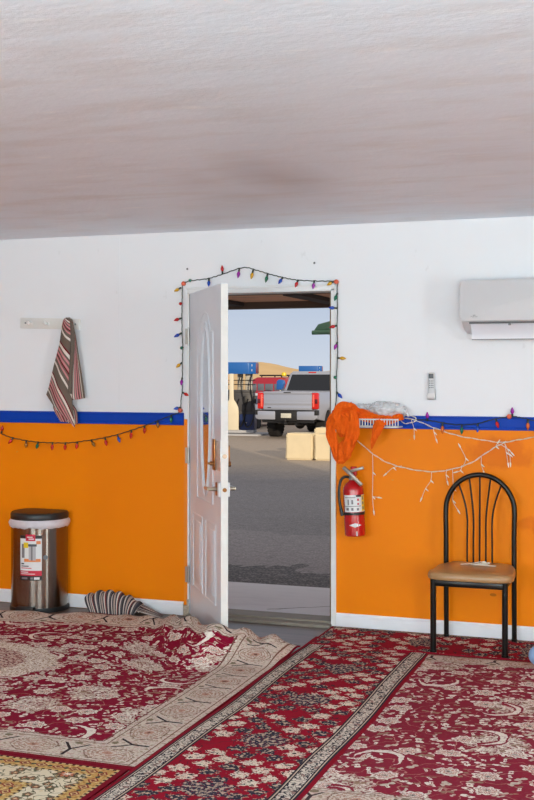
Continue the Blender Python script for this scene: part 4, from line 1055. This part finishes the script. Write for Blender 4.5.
m.box((-.92, .1, .78), (.92, 2.2, .95)); m.box((-.92, 4.3, .7), (.92, 5.95, 1.38), .04); m.box((-.92, 2.1, .60), (.92, 4.4, 1.44)); m.build('body', M_silver, tk)
m = MB(); m.box((-.80, 0, .93), (.80, .07, 1.42), .012); m.box((-.80, -.03, 1.39), (.80, .08, 1.475), .02); m.box((-.80, -.018, .90), (.80, .05, 1.035), .012); m.box((-.78, -.012, 1.06), (.78, .04, 1.16), .02); tg = m.build('tailgate', M_silver, tk)
MB().box((-.12, -.034, 1.425), (.12, -.028, 1.455), .004).build('tailgate_handle', M_trimblk, tg); MB().box((-.66, -.022, .955), (-.54, -.016, .98), .003).build('badge', M_trimblk, tg)
for sx in (-1, 1):
    m = MB(); m.box((min(sx * .805, sx * 1.004), -.02, .93), (max(sx * .805, sx * 1.004), .16, 1.44), .025); tl = m.build('taillight', M_taill, tk)
    xa = sx * .90; m = MB(); m.box((min(xa, xa + sx * .09), -.024, 1.10), (max(xa, xa + sx * .09), -.016, 1.24), .004); m.build('clear_lens', pm('dark_lens', rgb(92, 30, 34), .2), tl)
    m = MB(); m.box((min(sx * .83, sx * .885), -.025, 1.0), (max(sx * .83, sx * .885), -.016, 1.38), .004); m.build('lamp_strip', pm('pink_lens', rgb(240, 112, 96), .2), tl)
m = MB()
for sx in (-1, 1):
    m.prism([(sx * .36, .60), (sx * .36, .86), (sx * .98, .87), (sx * 1.02, .82), (sx * 1.02, .66), (sx * .92, .60)], -.16, .05, 'y', .02)
m.build('rear_bumper', M_silver, tk)
m = MB(); m.box((-.37, -.13, .56), (.37, .04, .87), .01); m.box((-1.0, -.10, .865), (1.0, .03, .895), .01)
for sx in (-1, 1): m.box((min(sx * .93, sx * 1.025), -.165, .74), (max(sx * .93, sx * 1.025), .06, .90), .015)
m.box((-.85, .0, .5), (.85, .1, .62)); m.build('bumper_step', M_trimblk, tk)
MB().box((-.17, -.145, .655), (.17, -.13, .80), .006).build('license_plate', pm('plate', rgb(206, 206, 196), .4, var=.2, scale=40), tk)
m = MB(); m.tube([(0, -.2, .50), (0, .3, .50)], .05, 8); m.ball((0, -.2, .57), .045, 12, 8); m.tube([(-.35, .1, .5), (.35, .1, .5)], .05, 8); m.tube([(.3, -.05, .45), (.3, 1.2, .42)], .04, 8); m.tube([(-.95, 1.18, .43), (.95, 1.18, .43)], .06, 10); m.ball((0, 1.18, .43), .17, 14, 10); m.box((-.45, .3, .45), (.45, 5.5, .62)); m.build('hitch_and_axle', M_trimblk, tk)
# cab with sloped pillars
def frustum(x0, y0, y1, z0_, x1, y2, y3, z1_, bev=.05):
    bm = bmesh.new(); v = [bm.verts.new(p) for p in ((-x0, y0, z0_), (x0, y0, z0_), (x0, y1, z0_), (-x0, y1, z0_), (-x1, y2, z1_), (x1, y2, z1_), (x1, y3, z1_), (-x1, y3, z1_))]
    for f in ((0, 3, 2, 1), (4, 5, 6, 7), (0, 1, 5, 4), (1, 2, 6, 5), (2, 3, 7, 6), (3, 0, 4, 7)): bm.faces.new([v[i] for i in f])
    if bev: bmesh.ops.bevel(bm, geom=bm.edges[:], offset=bev, segments=3, affect='EDGES')
    return bm
m = MB(); m.bm(frustum(.95, 2.2, 4.75, 1.42, .76, 2.40, 4.0, 2.11, .05)); m.build('cab', M_silver, tk)
def quad_panel(pts, t, nm, mat, par):
    P = [Vector(p) for p in pts]; n = (P[1] - P[0]).cross(P[3] - P[0]).normalized() * t; mm = MB(); mm.add([p + n for p in P] + [p - n for p in P], [(0, 1, 2, 3), (7, 6, 5, 4), (0, 4, 5, 1), (1, 5, 6, 2), (2, 6, 7, 3), (3, 7, 4, 0)]); return mm.build(nm, mat, par, smooth=False)
quad_panel([(-.83, 2.215, 1.475), (.83, 2.215, 1.475), (.70, 2.375, 2.0), (-.70, 2.375, 2.0)], .014, 'rear_window', M_glassdark, tk)
for sx in (-1, 1):
    quad_panel([(sx * .935, 2.5, 1.49), (sx * .935, 3.35, 1.49), (sx * .80, 3.35, 1.95), (sx * .80, 2.6, 1.95)], .012, 'side_window', M_glassdark, tk); quad_panel([(sx * .935, 3.45, 1.49), (sx * .935, 4.45, 1.49), (sx * .80, 3.95, 1.95), (sx * .80, 3.45, 1.95)], .012, 'side_window', M_glassdark, tk)
    m = MB(); m.box((min(sx * .98, sx * 1.22), 4.3, 1.42), (max(sx * .98, sx * 1.22), 4.42, 1.72), .03); m.build('mirror', M_trimblk, tk)
MB().box((-.13, 2.37, 2.05), (.13, 2.43, 2.09), .01).build('brake_light', M_taill, tk)
quad_panel([(-.86, 4.70, 1.47), (.86, 4.70, 1.47), (.70, 4.06, 1.98), (-.70, 4.06, 1.98)], .012, 'windshield', M_glassdark, tk)
for sx in (-1, 1): wheel(tk, sx * .83, 1.18, .43, .30, sx); wheel(tk, sx * .83, 4.98, .43, .30, sx)
# red van beyond
vy = 40.0; vx = at(256, 412, vy).x
M_van = pm('maroon_car_paint', rgb(168, 32, 48), .35, var=.05, coat=.4)
vn = thing('van', 'maroon van with grey windows and a roof rack standing beyond the pickup truck', 'van', (vx + .55, vy, GZ), R(-12))
prof = [(-1.0, .35), (1.0, .35), (1.02, .9), (1.0, 1.2), (.96, 1.62), (.80, 1.80), (.55, 1.88), (-.55, 1.88), (-.80, 1.78), (-.96, 1.6), (-1.0, 1.2), (-1.02, .9)]
m = MB(); m.prism(prof, 0, 4.6, 'y', .04); m.build('body', M_van, vn)
M_vglass = pm('grey_van_glass', rgb(104, 112, 124), .15, var=.1, scale=3, coat=.4)
for x0_, x1_ in ((-.86, -.58), (-.52, -.2), (-.14, .26), (.32, .84)): MB().box((x0_, -.015, 1.30), (x1_, .02, 1.60), .01).build('rear_window', M_vglass, vn)
for sx in (-1, 1): MB().box((min(sx * .90, sx * 1.0), -.02, .75), (max(sx * .90, sx * 1.0), .03, 1.05), .01).build('taillight', M_taill, vn); wheel(vn, sx * .85, .9, .34, .22, sx); wheel(vn, sx * .85, 3.7, .34, .22, sx)
m = MB()
for sx in (-.5, .5): m.tube([(sx, .2, 1.95), (sx, 3.8, 1.95)], .025, 8)
for y in (.3, 1.4, 2.6, 3.7): m.tube([(-.6, y, 1.96), (.72, y, 1.96)], .03, 8); m.box((-.52, y - .02, 1.80), (-.48, y + .02, 1.95)); m.box((.48, y - .02, 1.80), (.52, y + .02, 1.95))
m.build('roof_rack', M_trimblk, vn)
m = MB(); m.lathe([(.11, 1.95), (.11, 1.99), (.095, 2.07), (.05, 2.10)], 16, Matrix.Translation((.62, .3, 0))); tag(m.build('beacon', pm('yellow_beacon', rgb(236, 204, 20), .3), vn), 'yellow roof beacon')
# white car between pump and truck
cy_ = 32.5; cx_ = at(230, 412, cy_).x
cr_ = thing('car', 'white and red car partly hidden between the left fuel pump and the truck', 'car', (cx_, cy_, GZ), R(4)); cr_.scale = (1, 1, .86)
M_cw = pm('white_car_paint', rgb(222, 222, 222), .3, coat=.4)
m = MB(); m.prism([(0, .35), (0, .8), (.1, 1.0), (.5, 1.05), (3.4, 1.0), (4.4, .85), (4.5, .35)], -.86, .86, 'x', .06); m.build('body', M_cw, cr_)
m = MB(); m.bm(frustum(.80, .35, 3.2, 1.0, .6, .9, 2.4, 1.46, .08)); m.build('cabin', M_glassdark, cr_); m = MB(); m.bm(frustum(.64, .85, 2.45, 1.40, .56, .95, 2.3, 1.50, .02)); m.build('roof', M_cw, cr_)
for sx in (-1, 1): MB().box((min(sx * .5, sx * .87), -.02, .72), (max(sx * .5, sx * .87), .12, .95), .02).build('taillight', M_taill, cr_); wheel(cr_, sx * .76, .85, .32, .2, sx); wheel(cr_, sx * .76, 3.6, .32, .2, sx)
MB().box((-.86, -.03, .40), (.86, .08, .58), .03).build('bumper', pm('blue_grey_bumper', rgb(70, 82, 110), .5), cr_)
# fuel pumps
M_pblue = pm('pump_blue', rgb(24, 96, 176), .4, var=.03, coat=.3); M_pdark = pm('pump_dark_grey', rgb(66, 66, 70), .5, var=.12, scale=5); M_navy = pm('pump_navy', rgb(22, 44, 96), .45); M_pcream = pm('pump_cream', rgb(216, 208, 186), .5, var=.05, scale=3); M_pole = pm('pump_white_pole', rgb(186, 182, 170), .5, var=.08, scale=4)
def pump(label, loc, rz):
    t = thing('fuel_pump', label, 'fuel pump', loc, rz, 'fuel pumps on the forecourt')
    MB().box((-.5, -.36, .02), (.5, .36, .12), .02).build('plinth', M_concrete, t)
    m = MB(); m.box((-.42, -.30, .12), (.46, .30, 1.40), .03); m.box((-.45, -.32, 1.36), (.48, .32, 1.44), .02); m.box((-.15, -.325, .75), (.42, -.29, 1.30), .01); m.build('cabinet', M_pdark, t)
    m = MB(); m.box((.02, -.345, .12), (.50, .33, .64), .02); m.build('lower_box', M_navy, t); MB().ball((.25, -.345, .36), .02, 8, 6).build('lock', M_pole, t)
    bt = [(-.46, .12), (.0, .12), (.0, .72), (-.02, .88), (-.09, 1.02), (-.16, 1.12), (-.17, 1.3), (-.17, 1.98), (-.31, 1.98), (-.31, 1.3), (-.32, 1.12), (-.40, 1.02), (-.46, .88), (-.47, .72)]
    m = MB(); m.prism(bt, -.40, -.33, 'y', .012); m.build('bottle_shaped_panel', M_pcream, t)
    m = MB(); m.box((.18, -.12, 1.42), (.40, .12, 2.02), .02); m.box((-.12, .1, 1.42), (.05, .28, 2.02), .02); m.build('post', M_pole, t)
    m = MB(); m.prism([(-.68, -.36), (.33, -.42), (.55, -.25), (.55, .38), (-.68, .38)], 1.97, 2.36, 'z', .015); sg = m.build('sign_canopy', M_pblue, t)
    m = MB(); m.box((.52, -.2, 2.0), (.57, .34, 2.33), .01); m.build('red_end', pm('sign_maroon', rgb(126, 40, 66), .4), sg); m = MB()
    for z in (2.06, 2.22): m.box((.425, -.36, z), (.445, -.33, z + .07), .005)
    m.build('lamp', M_label_white, sg)
    for i, (px_, py_) in enumerate(((-.62, -.30), (.05, -.34), (.36, -.36))):
        m = MB(); m.tube(smooth_path([(px_ + .05, -.2, 1.95), (px_ + .02, py_, 1.6), (px_ + .10, py_ - .03, 1.1), (px_ + .16, py_ - .04, .7), (px_ + .05, py_ - .05, .3), (px_ - .12, py_ - .02, .25), (px_ - .2, py_, .7), (px_ - .05, py_, 1.15)], 6), .022, 7); m.build('hose', M_black, t)
        m = MB(); m.box((px_ + .12, -.40, 1.0), (px_ + .22, -.29, 1.25), .02); m.build('nozzle', M_trimblk, t)
    for z in (1.62, 1.76): m = MB(); m.tube([(-.40, -.15, z), (.52, -.15, z)], .014, 6); m.build('crossbar', M_trimblk, t)
    return t
py_ = 29.2; p0 = at(240.5, 434, py_)
pump1 = pump('fuel pump with a blue top nearest the door, left of the truck', (p0.x, py_, GZ + .05), R(12))
p2 = at(311, 400, 52)
pump2 = dup(pump1, (p2.x + .05, 52, GZ + .09), 'fuel pump whose blue top shows above the cab of the truck', R(14))
m = MB(); m.box((p0.x - 2.5, py_ - .75, GZ - .05), (p0.x + .9, py_ + .75, GZ + .05), .02); m.build('pump_island', M_concrete)['kind'] = 'structure'
m = MB(); m.box((p2.x - 1.5, 51.3, GZ - .05), (p2.x + 2.5, 52.7, GZ + .09), .02); m.build('pump_island', M_concrete)['kind'] = 'structure'
sy = 38.2; s0_ = at(280.2, 386, sy); st = thing('squeegee_station', 'blue squeegee station on a post behind the truck bed', 'squeegee station', (s0_.x, sy, GZ))
MB().tube([(0, 0, 0), (0, 0, 1.5)], .035, 10).build('post', M_pole, st)
m = MB(); m.prism([(-.13, 1.38), (.10, 1.38), (.20, 1.62), (.17, 1.76), (-.02, 1.80), (-.12, 1.72)], -.12, .12, 'y', .02); m.build('hood', M_pblue, st)
m = MB(); m.lathe([(.20, 0), (.20, .03), (.05, .04)], 20); m.build('foot', M_trimblk, st)

# ------------------------------------------------------------------ light
wd = bpy.data.worlds.new('sky'); S.world = wd; wd.use_nodes = True; nt = wd.node_tree; bgn = nt.nodes['Background']
tc = nt.nodes.new('ShaderNodeTexCoord'); gx, gy, gz = sep(nt, tc.outputs['Generated'])
c = C(nt, rgb(206, 215, 228)); c.over((gz * 12.0).max(0).min(1), rgb(182, 197, 220)); c.over(((gz - .1) * 2).max(0).min(1), rgb(150, 176, 214))
cl_ = nz(nt, gx * 7, gy * 7, gz * 46, 4); c.over((cl_ - .48).max(0).min(.3) * 1.8, rgb(208, 217, 230))
c.over(((gz - .22) * 3).max(0).min(1), (.62, .58, .55, 1))   # bright overcast overhead
nt.links.new(c.s, bgn.inputs[0]); bgn.inputs[1].default_value = 1.0
sd = Vector((-.58, .81, -math.tan(R(12)))); sun = bpy.data.lights.new('sun', 'SUN'); sun.energy = 3.3; sun.angle = R(.6); sun.color = (1, .82, .58)
so = bpy.data.objects.new('sun', sun); COL.objects.link(so); so.rotation_euler = sd.to_track_quat('-Z', 'Y').to_euler(); so.location = (20, -20, 20)
def rect_light(name, loc, rot, sx, sy, e, col=(1, .985, .97)):
    l = bpy.data.lights.new(name, 'AREA'); l.shape = 'RECTANGLE'; l.size = sx; l.size_y = sy; l.energy = e; l.color = col
    o = bpy.data.objects.new(name, l); COL.objects.link(o); o.location = loc; o.rotation_euler = rot; return o
rect_light('window_daylight', (-3.2, YB + .03, 1.35), (R(90), 0, 0), 2.6, 1.7, 158, (.79, .96, .99))
rect_light('window_daylight', (1.6, YB + .03, 1.35), (R(90), 0, 0), 2.6, 1.7, 158, (.79, .96, .99))
rect_light('window_daylight', (XR - .03, -4.9, 1.3), (R(90), 0, R(90)), .42, 2.1, 115, (.8, .97, 1))
rect_light('ceiling_fill', (.4, -7.3, 1.2), (R(180), 0, 0), .6, .6, 365, (.79, .97, 1))  # unseen fill added behind the camera, aimed up to brighten the ceiling
S.view_settings.view_transform = 'Standard'; S.view_settings.look = 'None'; S.view_settings.gamma = 1; S.view_settings.use_curve_mapping = False; S.view_settings.exposure = 0
